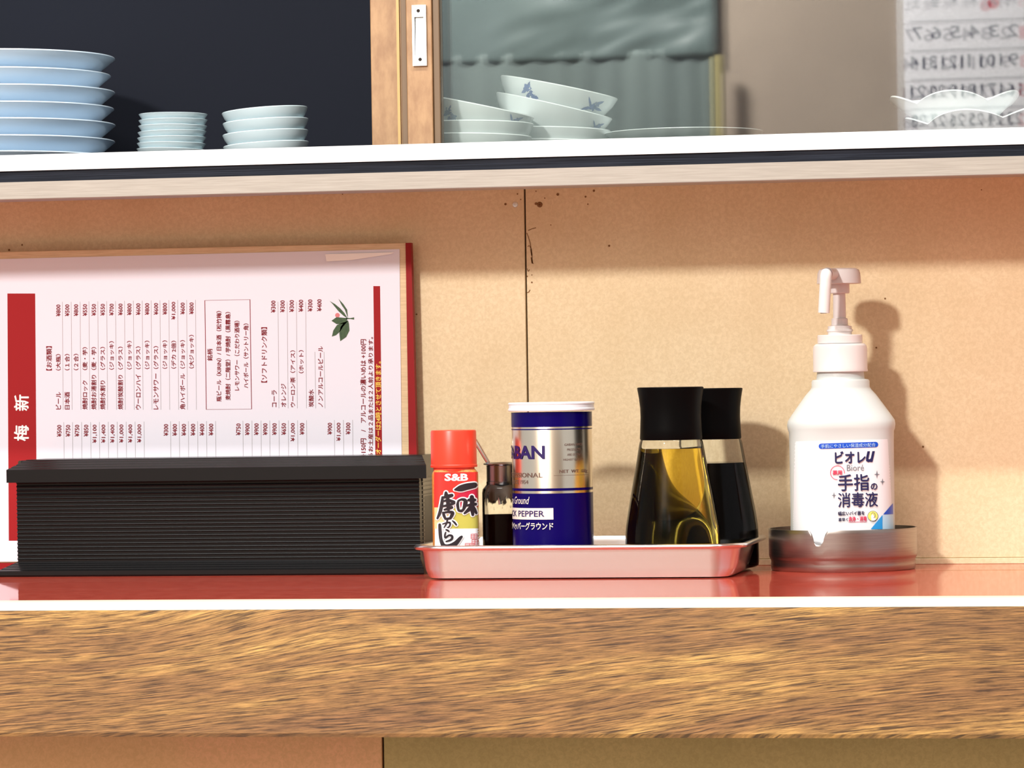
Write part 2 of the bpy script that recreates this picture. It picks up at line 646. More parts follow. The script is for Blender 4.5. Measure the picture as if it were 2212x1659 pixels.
M['lab_cream'] = mat('label_cream', (0.78, 0.56, 0.28, 1), 0.35)
M['lab_white'] = mat('label_white', (0.88, 0.87, 0.90, 1), 0.35)
M['brush'] = mat('brush_black', (0.012, 0.006, 0.012, 1), 0.4)
M['seal'] = mat('seal_pink', (0.62, 0.16, 0.18, 1), 0.4)
M['can_blue'] = mat('can_blue', (0.004, 0.0005, 0.09, 1), 0.25, spec=0.12, coat=0.0)
M['can_silver'] = mat('can_silver', (0.78, 0.70, 0.58, 1), 0.24, metal=1.0)
M['can_ink'] = mat('can_ink', (0.015, 0.004, 0.09, 1), 0.35)
M['can_grey'] = mat('can_small_ink', (0.13, 0.075, 0.06, 1), 0.4)
M['can_print'] = mat('can_pale_print', (0.80, 0.72, 0.66, 1), 0.35)
M['lid_white'] = mat('white_lid', (0.86, 0.88, 0.93, 1), 0.3, sss=0.0)
M['cap_black'] = mat('black_cap', (0.002, 0.0019, 0.002, 1), 0.45, spec=0.05)
M['glass'] = glass_material('bottle_glass', (0.99, 1.0, 0.99, 1), 1.45)
M['oil'] = pane_material('yellow_oil', 0.0, (0.93, 0.80, 0.30, 1))
M['soy'] = mat('soy_sauce', (0.003, 0.0025, 0.003, 1), 0.3, spec=0.0)
M['sauce'] = mat('dark_red_sauce', (0.012, 0.002, 0.002, 1), 0.3, spec=0.0)
M['residue'] = residue_material()
M['pe'] = mat('milky_bottle', (0.60, 0.635, 0.625, 1), 0.35, spec=0.3)
M['pump'] = mat('white_pump', (0.72, 0.66, 0.645, 1), 0.32, spec=0.3)
M['blue'] = mat('label_blue', (0.0, 0.07, 0.55, 1), 0.35)
M['sky'] = mat('label_sky_blue', (0.02, 0.30, 0.72, 1), 0.35)
M['pale_blue'] = mat('label_pale_blue', (0.48, 0.68, 0.86, 1), 0.35)
M['navy'] = mat('label_navy', (0.010, 0.010, 0.075, 1), 0.4)
M['pink'] = mat('label_pink', (0.72, 0.06, 0.13, 1), 0.4)
M['yellow'] = mat('label_yellow', (0.85, 0.80, 0.16, 1), 0.4)
M['grey'] = mat('label_grey', (0.16, 0.17, 0.20, 1), 0.4)
M['brown_wall'] = speckled('brown_wall', (0.42, 0.33, 0.26, 1), (0.36, 0.28, 0.22, 1), 3.0, 0.7)
M['sheet'] = speckled('grey_green_sheet', (0.135, 0.175, 0.17, 1), (0.105, 0.14, 0.135, 1), 6.0, 0.4)
M['curtain'] = speckled('dull_green_curtain', (0.16, 0.20, 0.19, 1), (0.11, 0.14, 0.135, 1), (14, 14, 2), 0.7)
M['pole'] = mat('yellowed_pole', (0.40, 0.34, 0.15, 1), 0.4)
M['cal'] = mat('calendar_paper', (0.93, 0.91, 0.96, 1), 0.6)
M['cal_ink'] = mat('calendar_ink', (0.05, 0.05, 0.09, 1), 0.6)
M['cal_red'] = mat('calendar_red', (0.60, 0.04, 0.06, 1), 0.6)
M['floor'] = speckled('grey_floor', (0.46, 0.41, 0.35, 1), (0.54, 0.49, 0.43, 1), 4.0, 0.5)

# ------------------------------------------------------------------ setting
PX0, PX1 = -1.6, 1.5
wall = G().box(PX0, PX1, 0.005, 0.06, -0.95, 0.2785).build('wall_back', M['dark'])
tag(wall, kind='structure')
SEAM = -0.0203
for x0, x1 in ((PX0, SEAM - 0.0006), (SEAM + 0.0006, PX1)):
    G().box(x0, x1, 0.0, 0.0049, 0.0045, 0.2785, 0.0005).build('panel', M['board'], wall)
G().box(PX0, PX1, -0.0012, 0.0049, 0.0, 0.0043, 0.0004).build('caulk_strip', M['board'], wall)
for px, py in ((1113, 442), (1166, 442)):
    p = at(px, py, 0)
    g = G().lathe([(0.0, 0.0), (0.0021, 0.0), (0.0018, 0.0007), (0.0006, 0.0009), (0.0005, 0.0004), (0, 0.0004)], 0, 0, 20)
    g.map(lambda v: (p.x + v.x, -v.z, p.z + v.y))
    g.build('screw', M['nickel'] if px < 1140 else M['stain'], wall)
# rust runs and specks beside the joint
st = Print(lambda x, y, l: (at(x, y, 0).x, -0.0003, at(x, y, 0).z))
st.line(catmull([(1138, 503), (1142, 514), (1146, 528), (1148, 545), (1149, 552), (1150, 566), (1152, 570)], 4), [1.6] * 25, M['stain'])
st.line([(1147, 538), (1149, 552)], 3, M['stain'])
st.line([(1148, 556), (1150, 569)], 3.4, M['stain'])
st.line(catmull([(1140, 533), (1144, 531), (1148, 540)], 4), 1.5, M['stain'])
st.line(catmull([(1138, 632), (1142, 631), (1145, 626)], 4), 1.8, M['stain'])
st.line([(1141, 498), (1150, 494), (1158, 492)], 1.6, M['stain'])
st.line(catmull([(1139, 580), (1141, 586), (1144, 582)], 4), 1.4, M['stain'])
for x, y, r in ((1092, 441, 2.6), (1158, 440, 3), (1205, 420, 3), (1283, 412, 2.6), (1265, 425, 2.2), (1270, 441, 1.6), (1316, 531, 2.4), (1118, 419, 1.7),
                (1125, 431, 1.4), (1139, 597, 1.6), (1149, 594, 1.3), (1149, 610, 1.9), (1912, 645, 2.0), (1893, 751, 2.0), (1994, 965, 2.4), (900, 679, 1.9),
                (48, 529, 2.0), (20, 540, 2.4), (740, 419, 1.6), (1158, 413, 1.4), (1177, 428, 1.5), (1190, 486, 1.3), (2120, 410, 1.4)):
    st.disc(x, y, r, M['stain'], n=10)
for o in st.build('rust_stain', wall): o['kind'] = 'stuff'

LOWY = -0.345
lw = G().box(PX0, PX1, LOWY + 0.005, LOWY + 0.06, -0.95, -0.03).build('wall_counter', M['dark'])
tag(lw, kind='structure')
LS = at(826.5, 1595, LOWY).x
for x0, x1 in ((PX0, LS - 0.0007), (LS + 0.0007, PX1)):
    G().box(x0, x1, LOWY, LOWY + 0.0049, -0.92, -0.031, 0.0005).build('panel', M['board_low'] if x0 == PX0 else M['board_low_olive'], lw)
floor = G().box(-2.6, 2.6, -3.2, 0.3, -1.0, -0.95).build('floor', M['floor'])
tag(floor, kind='structure')
rw = G().box(-2.6, 2.6, -3.26, -3.2, -0.95, 1.45).build('wall_rear', M['brown_wall'])
tag(rw, kind='structure')

# counter: red laminate top with a thick hardwood nosing
counter = empty('counter', (0, -0.2, -0.03), 'long dining counter with glossy red top and thick hardwood nosing', 'counter')
FY = -0.415
G().box(PX0, PX1, FY + 0.024, -0.0, -0.030, 0.0, 0.0003).build('countertop', M['red_top'], counter)
prof = []
prof = [(FY + 0.0238, -0.0052), (FY + 0.0002, -0.0052), (FY, -0.0054), (FY, -0.083), (FY + 0.0025, -0.0856), (FY + 0.0238, -0.0856)]
G().extrude_x([(y, z, PX0, PX1) for y, z in prof]).build('fascia', M['wood'], counter, angle=25)
G().extrude_x([(y, z, PX0, PX1) for y, z in [(FY + 0.0238, 0.0), (FY + 0.0042, 0.0), (FY + 0.0037, -0.0003), (FY + 0.0001, -0.0047), (FY, -0.0051), (FY + 0.0238, -0.0051)]]).build('edge_highlight', M['lit_edge'], counter, angle=25)  # chamfer as its own strip, coloured pale to paint the lamp highlight

# ------------------------------------------------------------------ wall cabinet above
SY = -0.13
ZW, ZK, ZP, ZB = at(1440, 294, SY).z, at(1440, 331.6, SY).z, at(1440, 356.7, SY).z, at(1440, 396, SY).z
cab = empty('wall_cabinet', (0, 0, ZB), 'wall cabinet with dark inside, aluminium sill and two sliding glass doors, one half open', 'cabinet')
SHELF = ZW - 0.012
G().extrude_x([(SY, ZP, PX0, PX1), (SY, ZB + 0.0006, PX0, PX1), (SY + 0.0006, ZB, PX0, PX1), (SY + 0.03, ZB, PX0, PX1), (SY + 0.03, ZP, PX0, PX1)]).build('lower_rail', M['alu'], cab)
G().extrude_x([(SY + 0.003, ZP, PX0, PX1), (SY + 0.02, ZP, PX0, PX1), (SY + 0.02, ZK, PX0, PX1), (SY + 0.003, ZK, PX0, PX1)] ).build('rubber_strip', M['rubber'], cab)
G().extrude_x([(SY + 0.001, ZK, PX0, PX1), (SY + 0.001, ZK + 0.002, PX0, PX1), (SY + 0.0085, ZW - 0.0003, PX0, PX1), (SY + 0.0095, ZW, PX0, PX1), (SY + 0.014, ZW, PX0, PX1),
               (SY + 0.014, ZK, PX0, PX1)]).build('upper_rail', M['alu_white'], cab)
G().box(PX0, PX1, SY + 0.0145, 0.149, ZB + 0.0140, SHELF).build('shelf', M['black_inside'], cab)
G().box(PX0, PX1, SY + 0.03, 0.149, ZB + 0.0100, ZB + 0.0138).build('bottom_board', M['board'], cab)
G().box(PX0, PX1, 0.150, 0.16, ZB, 0.80).build('back_board', M['black_inside'], cab)
G().box(PX0, PX1, SY, 0.16, 0.805, 0.85).build('top_board', M['door_wood'], cab)
for x in (PX0, PX1 - 0.02):
    G().box(x, x + 0.02, SY + 0.035, 0.149, SHELF, 0.80).build('side_board', M['door_wood'], cab)
# rear door (slid behind the front one) and front door
YR, YF = SY + 0.040, SY + 0.022
DT = 0.79
b0, b1 = at(803.5, 312, YR).x, at(862, 300, YR).x
rear = G().box(b0, b1 + 0.012, YR, YR + 0.014, SHELF, DT, 0.0008).build('door', M['door_wood'], cab)
rear['label'] = 'rear sliding door with plain wooden stile, slid behind the front door'
G().box(b1 - 0.0004, b1 + 0.0016, YR - 0.0015, YR, SHELF, DT).build('bead', M['door_edge'], rear)
rp = G().box(b1 + 0.0125, 0.42, YR + 0.005, YR + 0.009, SHELF, DT)
rp.map(lambda v: (v.x, v.y + 0.0022 * (v.x - 0.17) , v.z)).build('pane', M['pane'], rear)   # the old doors hang a hair out of parallel
f0, f1, f2, f3 = at(867, 300, YF).x, at(881, 300, YF).x, at(936, 300, YF).x, at(951, 300, YF).x
front = G().box(f1, f2, YF, YF + 0.014, SHELF, DT, 0.0006).build('door', M['door_wood'], cab)
front['label'] = 'front sliding door with recessed nickel finger pull in its stile'
G().box(f0, f1 - 0.0002, YF + 0.003, YF + 0.014, SHELF, DT, 0.0006).build('bead', M['door_wood_dark'], front)
G().box(f2 + 0.0002, f3, YF + 0.0025, YF + 0.014, SHELF, DT, 0.0006).build('bead', M['door_wood_dark'], front)
G().box(f3 + 0.0002, 0.80, YF + 0.005, YF + 0.009, SHELF, DT).build('pane', M['pane'], front)
# finger pull: plate with a recessed cup and two screw holes
q0, q1 = at(891, 12, YF), at(924, 142, YF)
hx0, hx1, hz0, hz1 = q0.x, at(921, 12, YF).x, q1.z, q0.z
cx0, cx1 = hx0 + 0.0017, hx1 - 0.0017
cz0, cz1 = at(905, 121, YF).z, at(905, 37, YF).z
g = G()
yf = YF - 0.0024
xs, zs = [hx0, cx0, cx1, hx1], [hz0, cz0, cz1, hz1]
for i in range(3):
    for j in range(3):
        if i == 1 and j == 1: continue
        g.box(xs[i], xs[i + 1], yf, YF - 0.0001, zs[j], zs[j + 1])
pull = g.build('finger_pull', M['nickel'], front)
nn = 10
rows = []
for k in range(nn + 1):
    z = cz1 + (cz0 - cz1) * k / nn
    dpt = 0.0023 - 0.0017 * (k / nn) ** 1.6
    rows.append([(cx0, yf + 0.0002, z), (cx0 + 0.0003, yf + dpt, z), (cx1 - 0.0003, yf + dpt, z), (cx1, yf + 0.0002, z)])
G().loft(rows, False, False, closed=False).build('finger_pull_cup', M['cup'], front, angle=60)
for pyy in (24, 129):
    p = at(905 if pyy < 60 else 909, pyy, YF)
    G().lathe([(0, 0), (0.0013, 0), (0.0011, 0.0003), (0, 0.0003)], 0, 0, 14).map(lambda v: (p.x + v.x, yf - v.z, p.z + v.y)).build('screw', M['dark'], front)


# ------------------------------------------------------------------ crockery
def dish(name, prof, label, cat, group, loc, m, rot=(0, 0, 0), seg=72, src=None):
    if src is None:
        o = G().lathe(prof, 0, 0, seg).build(name, m, loc=(0, 0, 0), angle=50)
    else:
        o = src.copy()
        COL.objects.link(o)
    o.location = loc
    o.rotation_euler = rot
    return tag(o, label, cat, group)


ORD = ['topmost', 'second from the top', 'third from the top', 'fourth from the top', 'fifth from the top', 'sixth from the top', 'lowest', 'eighth']
# tall stack of big plates
R1 = 0.091
plate_prof = [(0, 0.004), (0.046, 0.004), (0.047, 0.0), (0.051, 0.0), (0.053, 0.005), (0.070, 0.0065), (0.079, 0.0085), (0.0895, 0.0172), (0.0908, 0.0182),
              (0.0905, 0.0190), (0.0895, 0.0190), (0.078, 0.0125), (0.066, 0.0105), (0, 0.0095)]
pc = 0.022
src = None
rims = [(238, 122), (229, 160), (238, 196), (236, 232), (239, 267), (238, 303)]
for k, (px, py) in enumerate(rims):
    p = at(px, py, pc)
    src = dish('dinner_plate', plate_prof, 'large pale plate, %s in the tall stack at left' % ORD[min(k, 5)], 'plate',
               'large plates in the tall stack', (p.x - 0.0908, pc, p.z - 0.0182), M['porcelain'], src=src)
zlast = at(238, 303, pc).z - 0.0182
nmore = 0
while zlast - 0.0116 > SHELF and nmore < 2:
    zlast -= 0.0118
    nmore += 1
    src = dish('dinner_plate', plate_prof, 'large pale plate at the foot of the tall stack, %s' % ['rim just showing', 'hidden by the sill'][nmore - 1], 'plate',
               'large plates in the tall stack', (at(236, 335, pc).x - 0.0908, pc, zlast), M['porcelain'], src=src)
# small saucers
sc_prof = [(0, 0.002), (0.012, 0.002), (0.0125, 0.0), (0.0145, 0.0), (0.016, 0.0018), (0.0225, 0.0030), (0.0252, 0.0072), (0.0258, 0.0080), (0.0252, 0.0083), (0.0215, 0.0046), (0, 0.0040)]
yc = -0.005
s_ = scl(yc)
top = at(373, 250, yc)
src = None
for k in range(7):
    c = at([374, 374, 373, 372, 371, 370, 369][k], 248 + 12.6 * k, yc)
    rr = [75.5, 75.5, 76.5, 77, 76.5, 76, 75][k] / s_
    src = dish('saucer', sc_prof, 'small pale saucer, %s in the stack of seven' % ORD[k], 'saucer', 'small saucers stacked',
               (c.x, yc, c.z - 0.0079), M['porcelain2'], rot=(0, [0.01, 0.0, 0.012, -0.01, 0.0, 0.02, 0.03][k], 0), src=src)
# four shallow bowls
b_prof = [(0, 0.002), (0.014, 0.002), (0.0145, 0), (0.017, 0), (0.019, 0.002), (0.026, 0.0045), (0.0305, 0.0115), (0.0320, 0.0152), (0.0316, 0.0157), (0.0300, 0.0125), (0.024, 0.0080), (0, 0.0066)]
src = None
for k in range(4):
    lx, ly, rx, ry = [(476, 249, 668, 230), (477, 271, 671, 255), (477, 296, 670, 280), (480, 321, 670, 305)][k]
    a, b = at(lx, ly, yc), at(rx, ry, yc)
    c = (a + b) / 2
    t = math.atan2(b.z - a.z, b.x - a.x)
    src = dish('shallow_bowl', b_prof, 'shallow pale bowl, %s of the leaning stack of four' % ['topmost', 'second from the top', 'third from the top', 'lowest'][k], 'bowl', 'shallow bowls stacked',
               (c.x + 0.0152 * math.sin(t), yc, c.z - 0.0152 * math.cos(t)), M['porcelain2'], rot=(0, -t, 0), src=src)

# bowls with blue flowers behind the glass
fl_prof = [(0, 0.003), (0.015, 0.003), (0.0155, 0), (0.018, 0), (0.019, 0.0035), (0.026, 0.008), (0.0335, 0.0155), (0.0395, 0.0245), (0.0420, 0.0305), (0.0415, 0.0312), (0.0385, 0.0262), (0.031, 0.0165), (0.022, 0.009), (0, 0.0062)]


def flower(print_, cx, cy, s, kind):
    """a spray of small blossoms and leaves brushed in cobalt"""
    def leaf(x, y, ang, ln, wd):
        c, sn = math.cos(ang), math.sin(ang)
        pts = [(0, 0), (ln * .3, -wd * .5), (ln * .65, -wd * .42), (ln, 0), (ln * .65, wd * .42), (ln * .3, wd * .5)]
        print_.poly([(cx + s * (x + px * c - py * sn), cy + s * (y + px * sn + py * c)) for px, py in pts], M['cobalt'])

    def blossom(x, y, r, ph):
        for k in range(5): leaf(x, y, ph + k * 1.2566, r, r * 0.8)

    if kind == 0:
        blossom(-3, -8, 10, 0.3)
        blossom(6, 8, 11, 0.8)
        leaf(-3, -4, 2.6, 15, 8)
        leaf(8, 8, 0.7, 19, 9)
        leaf(0, 4, 1.9, 16, 7)
        leaf(-3, -10, -1.1, 13, 4)
        print_.line([(cx - 3 * s, cy - 8 * s), (cx + 2 * s, cy), (cx + 12 * s, cy + 18 * s)], 2.2 * s, M['cobalt'])
    else:
        blossom(4, 3, 11, 0.2)
        blossom(16, -4, 8, 0.9)
        leaf(4, 2, 2.9, 33, 8)
        leaf(0, 0, -1.75, 25, 6)
        leaf(14, -4, -0.35, 22, 7)
        leaf(8, 4, 0.4, 22, 8)
        print_.line([(cx - 20 * s, cy + 8 * s), (cx + 4 * s, cy + 3 * s), (cx + 30 * s, cy - 10 * s)], 2.0 * s, M['cobalt'])


def surf_fn(cx, cy, cz, tilt, prof, yref):
    """print on a tilted bowl: the ray through a measured print position meets the bowl's outer wall"""
    import bisect
    out = [(z, r) for r, z in prof[4:9]]

    def fn(x, y, lift):
        p = at(x, y, yref)
        d = (p - CAM).normalized()
        rot = Matrix.Rotation(tilt, 3, 'Y')
        best = None
        for k in range(120):
            q = p + d * (-0.06 + 0.001 * k)
            l = rot @ (q - Vector((cx, cy, cz)))
            z = l.z
            if z <= out[0][0]: r = out[0][1]
            elif z >= out[-1][0]: r = out[-1][1]
            else:
                i = bisect.bisect([o[0] for o in out], z) - 1
                (z0, r0), (z1, r1) = out[i], out[min(i + 1, len(out) - 1)]
                r = r0 + (r1 - r0) * (z - z0) / max(z1 - z0, 1e-6)
            if math.hypot(l.x, l.y) <= r + 0.0006:
                best = q
                break
        return best if best is not None else p
    return fn


yb = 0.000
src = None
spec = [  # left tip, right tip of the rim, label, prints (x, y, size, kind)
    ((1083, 166), (1333, 214), 'white bowl with blue flowers, tilted and topmost of the stack behind the glass', [(1142, 197, 1.0, 0), (1276, 229, 0.85, 1)]),
    ((1074, 202), (1321, 257), 'white bowl, tilted right under the topmost blue-flowered bowl', [(1285, 274, 0.6, 1)]),
    ((1072, 281), (1318, 283), 'white bowl lying level, third in the stack with the topmost tilted bowl', []),
    ((1070, 308), (1316, 308), 'white bowl at the foot of the stack with the topmost tilted bowl, almost hidden', []),
    ((900, 205), (1152, 254), 'white bowl with blue flowers, tilted, cut off by the door stile', [(972, 247, 0.95, 0), (1106, 262, 0.72, 1)]),
    ((900, 270), (1151, 268), 'white bowl lying level under the tilted bowl beside the door stile', []),
    ((897, 296), (1147, 296), 'white bowl at the foot of the stack beside the door stile, almost hidden', []),
]
for k, (l, r, lab, prints) in enumerate(spec):
    y_ = 0.032 if k < 4 else -0.033
    a, b = at(l[0], l[1], y_), at(r[0], r[1], y_)
    c = (a + b) / 2
    t = math.atan2(b.z - a.z, b.x - a.x)
    f = (b - a).length / 2 / 0.0420
    prof = [(rr * f, zz * f) for rr, zz in fl_prof]
    loc = Vector((c.x + 0.0305 * f * math.sin(t), y_, c.z - 0.0305 * f * math.cos(t)))
    o = dish('rice_bowl', prof, lab, 'bowl', 'white bowls with blue flowers behind the glass', loc, M['porcelain3'], rot=(0, -t, 0))
    if prints:
        for x, y, s, kd in prints:
            pr = Print(surf_fn(loc.x, loc.y, loc.z, t, prof, y_))
            flower(pr, x, y, s, kd)
            for q in pr.build('flower_print', o): q['kind'] = 'stuff'
# flat plate behind the glass
yp_ = 0.03
a, b = at(1308, 290, yp_), at(1648, 283, yp_)
c = (a + b) / 2
f = (b - a).length / 2 / 0.0908
dish('dinner_plate', [(r * f, z * f * 0.8) for r, z in plate_prof], 'flat white plate behind the glass between flowered bowls and lobed bowls', 'plate', None, (c.x, yp_, c.z - 0.0150 * f), M['porcelain3'])


# lobed bowls on the right
def lobed(name, cx, cy, z, R, h, label, phase, tilt):
    seg = 120
    prof = [(0.36, 0.0), (0.42, 0.02), (0.62, 0.32), (0.84, 0.72), (1.0, 1.0), (0.985, 1.04), (0.93, 0.98), (0.80, 0.74), (0.60, 0.40), (0.36, 0.14)]
    rings = []
    for r, zz in prof:
        ring = []
        for k in range(seg):
            a = 2 * math.pi * k / seg
            lob = abs(math.cos(2.5 * (a + phase)))
            w = max(0.0, (r - 0.36) / 0.64)
            ring.append((r * R * (1 + 0.10 * w * (lob - 0.6)), r * R * (1 + 0.10 * w * (lob - 0.6)), zz * h * (1 + 0.30 * w * (lob - 0.7)), a))
        rings.append([(q[0] * math.cos(q[3]), q[1] * math.sin(q[3]), q[2]) for q in ring])
    o = G().loft(rings).build(name, M['porcelain3'], loc=(cx, cy, z), angle=60)
    o.rotation_euler = (0, tilt, 0)
    return tag(o, label, 'bowl', 'lobed white bowls behind the glass')


yl = 0.01
a, b = at(1925, 228, yl), at(2204, 216, yl)
c = (a + b) / 2
RR = (b - a).length / 2
lobed('lobed_bowl', c.x, yl, c.z - 0.0205, RR * 0.98, 0.0235, 'petal-edged white bowl, upper of the two behind the glass by the calendar reflection', math.pi / 2, -0.02)
a, b = at(1966, 275, yl), at(2262, 250, yl)
c = (a + b) / 2
lobed('lobed_bowl', c.x, yl - 0.01, c.z - 0.021, (b - a).length / 2, 0.0235, 'petal-edged white bowl, lower of the two behind the glass by the calendar reflection', math.pi / 2 + 0.15, -0.05)

# ------------------------------------------------------------------ menu
MY = -0.014
menu = empty('menu', (-0.26, -0.006, 0.0), 'upright drinks menu on its side, white page in a red-edged cover, behind the black box', 'menu')
mt, mr = at(862, 525, MY).z, at(880, 760, MY).x
mb = 0.0062
ML = -0.62
G().box(ML, mr, MY + 0.0006, MY + 0.0045, mb, mt, 0.0004).build('cover_lining', M['cover'], menu)
rdx = at(895, 760, MY).x
G().add([(mr, MY - 0.0005, mt), (rdx - 0.0012, MY - 0.0005, mt), (rdx + 0.0016, MY - 0.0005, 0.0), (mr, MY - 0.0005, 0.0),
         (mr, MY + 0.006, mt), (rdx - 0.0012, MY + 0.006, mt), (rdx + 0.0016, MY + 0.006, 0.0), (mr, MY + 0.006, 0.0)],
        [(0, 1, 2, 3), (4, 7, 6, 5), (0, 4, 5, 1), (1, 5, 6, 2), (2, 6, 7, 3), (3, 7, 4, 0)]).build('cover_edge', M['red_cover'], menu)
G().box(ML, mr - 0.0002, MY - 0.0005, MY + 0.006, 0.0, mb - 0.0002, 0.0003).build('cover_edge', M['red_cover'], menu)
# page: its sides follow the slight lean of the print
pt0, pt1, pt2, pt3 = at(-260, 566, MY), at(863, 538, MY), at(870, 1205, MY), at(-260, 1215, MY)
pg = [Vector((p.x, MY, p.z)) for p in (pt0, pt1, pt2, pt3)]
pg[2].z = pg[3].z = mb + 0.0008
page = mesh_obj('page', [p + Vector((0, dy, 0)) for dy in (0, 0.0005) for p in pg],
                [(0, 1, 2, 3), (4, 7, 6, 5), (0, 4, 5, 1), (1, 5, 6, 2), (2, 6, 7, 3), (3, 7, 4, 0)], M['page'], menu)


def page_fn(x, y, lift):
    p = at(x, y, MY)
    return (p.x, MY - lift * 0.5, p.z)


pr = Print(page_fn)
T = M['ink_text']
pr.poly([(16, 634), (76, 634), (80, 1168), (19, 1168)], M['ink_red'], 0.0002)
pr.poly([(806.5, 618), (821, 618), (828, 1168), (813, 1168)], M['ink_red'], 0.0002)
pr.text('新', 31, 853, 62, 887, M['ink_white'], fat=0.7, up=True)
pr.text('梅', 31, 919, 62, 952, M['ink_white'], fat=0.7, up=True)
BO = 0.0
pr.text('【お酒類】', 100, 748, 112, 800, T, fat=0.22, up=True)
rows = [('¥800', '（大瓶）', 'ビール', 847), ('¥500', '（１合）', '日本酒', 847), ('¥800', '（２合）', '', 0), ('¥550', '（麦・芋）', '焼酎ロック', 822),
        ('¥550', '（麦・芋）', '焼酎お湯割り', 810), ('¥550', '（グラス）', '焼酎水割り', 822), ('¥700', '（ジョッキ）', '', 0), ('¥600', '（グラス）', '焼酎炭酸割り', 810),
        ('¥800', '（ジョッキ）', '', 0), ('¥600', '（グラス）', 'ウーロンハイ', 809), ('¥800', '（ジョッキ）', '', 0), ('¥600', '（グラス）', 'レモンサワー', 807),
        ('¥800', '（ジョッキ）', '', 0), ('¥1,000', '（デカ 2倍）', '', 0), ('¥600', '（ジョッキ）', '角ハイボール', 807), ('¥800', '（大ジョッキ）', '', 0)]
for k, (p_, q_, n_, y0) in enumerate(rows):
    x = 126 + 19.18 * k
    dy = -4.5 * k / 15
    pr.text(p_, x - 4.6, (658 if len(p_) < 5 else 656) + dy, x + 4.6, (683 if len(p_) < 5 else 694) + dy, T, fat=0.22, up=True)
    ln = {4: 35, 5: 49, 6: 61, 7: 72}.get(len(q_), 60)
    if 'デカ' in q_: ln = 60
    pr.text(q_, x - 5.2, 800 - ln + dy, x + 5.2, 800 + dy, T, fat=0.22, up=True)
    if n_: pr.text(n_, x - 5.5, y0, x + 5.5, 884, T, fat=0.22, up=True)
    pr.line([(x + 8.6, 652 + dy), (x + 10.6, 885)], 0.9, M['ink_grey'], 0.0003)
low = [('¥500', 128), ('¥750', 147), ('¥750', 166.4), ('¥850', 186), ('¥1,100', 205), ('¥1,400', 224), ('¥1,400', 243.5), ('¥1,000', 262.8), ('¥1,400', 282), ('¥1,000', 301.5),
       ('¥300', 358.6), ('¥400', 377.6), ('¥400', 397.2), ('¥400', 417), ('¥400', 436.4), ('¥400', 456), ('¥750', 515), ('¥900', 534.4), ('¥900', 554), ('¥900', 573), ('¥900', 593),
       ('¥650', 613), ('¥1,000', 633), ('¥900', 652.6), ('¥900', 712.5), ('¥1,000', 732), ('¥300', 752)]
for s_t, x in low:
    dy = -5 * (x - 128) / 624
    pr.text(s_t, x - 4.8, 918 + dy, x + 4.8, (943 if len(s_t) < 5 else 957) + dy, T, fat=0.22, up=True)
    pr.line([(x + 9.8, 912 + dy), (x + 12.4, 1195)], 0.9, M['ink_grey'], 0.0003)
bx = [(442.6, 649), (540, 647), (543.5, 883.5), (445.8, 884.5)]
pr.line(bx, 1.5, T, closed=True)
pr.text('銘柄', 448, 754, 459, 779, T, fat=0.22, up=True)
pr.text('瓶ビール（KIRIN）/ 日本酒（松竹梅）', 467.5, 672, 478.5, 867, T, fat=0.22, up=True)
pr.text('麦焼酎（二階堂）/ 芋焼酎（黒霧島）', 487, 674, 498, 864, T, fat=0.22, up=True)
pr.text('レモンサワー（こだわり酒場）', 506.5, 693, 517.5, 843, T, fat=0.22, up=True)
pr.text('ハイボール（サントリー角）', 526, 699, 537, 838, T, fat=0.22, up=True)
pr.text('【ソフトドリンク類】', 564.5, 707, 577, 826, T, fat=0.22, up=True)
for k, (n_, y0) in enumerate([('コーラ', 843), ('オレンジ', 829), ('ウーロン茶（アイス）', 757), ('', 0), ('炭酸水', 841), ('ノンアルコールビール', 748)]):
    x = 591 + 19.9 * k
    pr.text(['¥300', '¥300', '¥300', '¥400', '¥300', '¥400'][k], x - 5.4, 649.5 - k * 0.6, x + 4.2, 675 - k * 0.6, T, fat=0.22, up=True)
    if n_: pr.text(n_, x - 3.6, y0, x + 7, 879, T, fat=0.22, up=True)
    pr.line([(x + 9.6, 652 if k not in (4, 5) else 760), (x + 11.5, 882)], 0.9, M['ink_grey'], 0.0003)
pr.text('（ホット）', 645.5, 756.5, 656, 806, T, fat=0.22, up=True)
pr.text('は +150円　/　アルコールの濃いめは +100円', 778.5, 733, 791, 1004, T, fat=0.22, up=True)
pr.text('よるお土産は２品または２人前より承ります。', 795.5, 728, 806, 1002, T, fat=0.22, up=True)
pr.text('ラストオーダーは24時とさせて頂きます。', 811, 781, 823.5, 1019, M['ink_yellow'], fat=0.3, up=True)
# leaf sprig
for pts in ([(751, 688), (742, 682), (731, 672), (718, 656), (712, 650), (724, 657), (736, 667), (744, 676)],
            [(752, 688), (747, 672), (738, 659), (731, 645), (742, 657), (750, 669), (751, 680)],
            [(750, 687), (738, 686), (727, 685), (716, 693), (727, 700), (738, 700), (750, 696)],
            [(751, 694), (740, 697), (728, 702), (720, 714), (717, 727), (726, 724), (735, 716), (741, 706)],
            [(752, 692), (742, 698), (736, 706), (733, 720), (735, 737), (748, 728), (755, 714), (754, 700)]):
    pr.poly(pts, M['leaf_green'], 0.0004)
pr.line([(748, 688), (757, 688), (765, 688)], [3, 2, 5], M['leaf_green'])
pr.disc(729, 681, 5, M['seal'], 0.0003)
for o in pr.build('print', menu): o['kind'] = 'stuff'
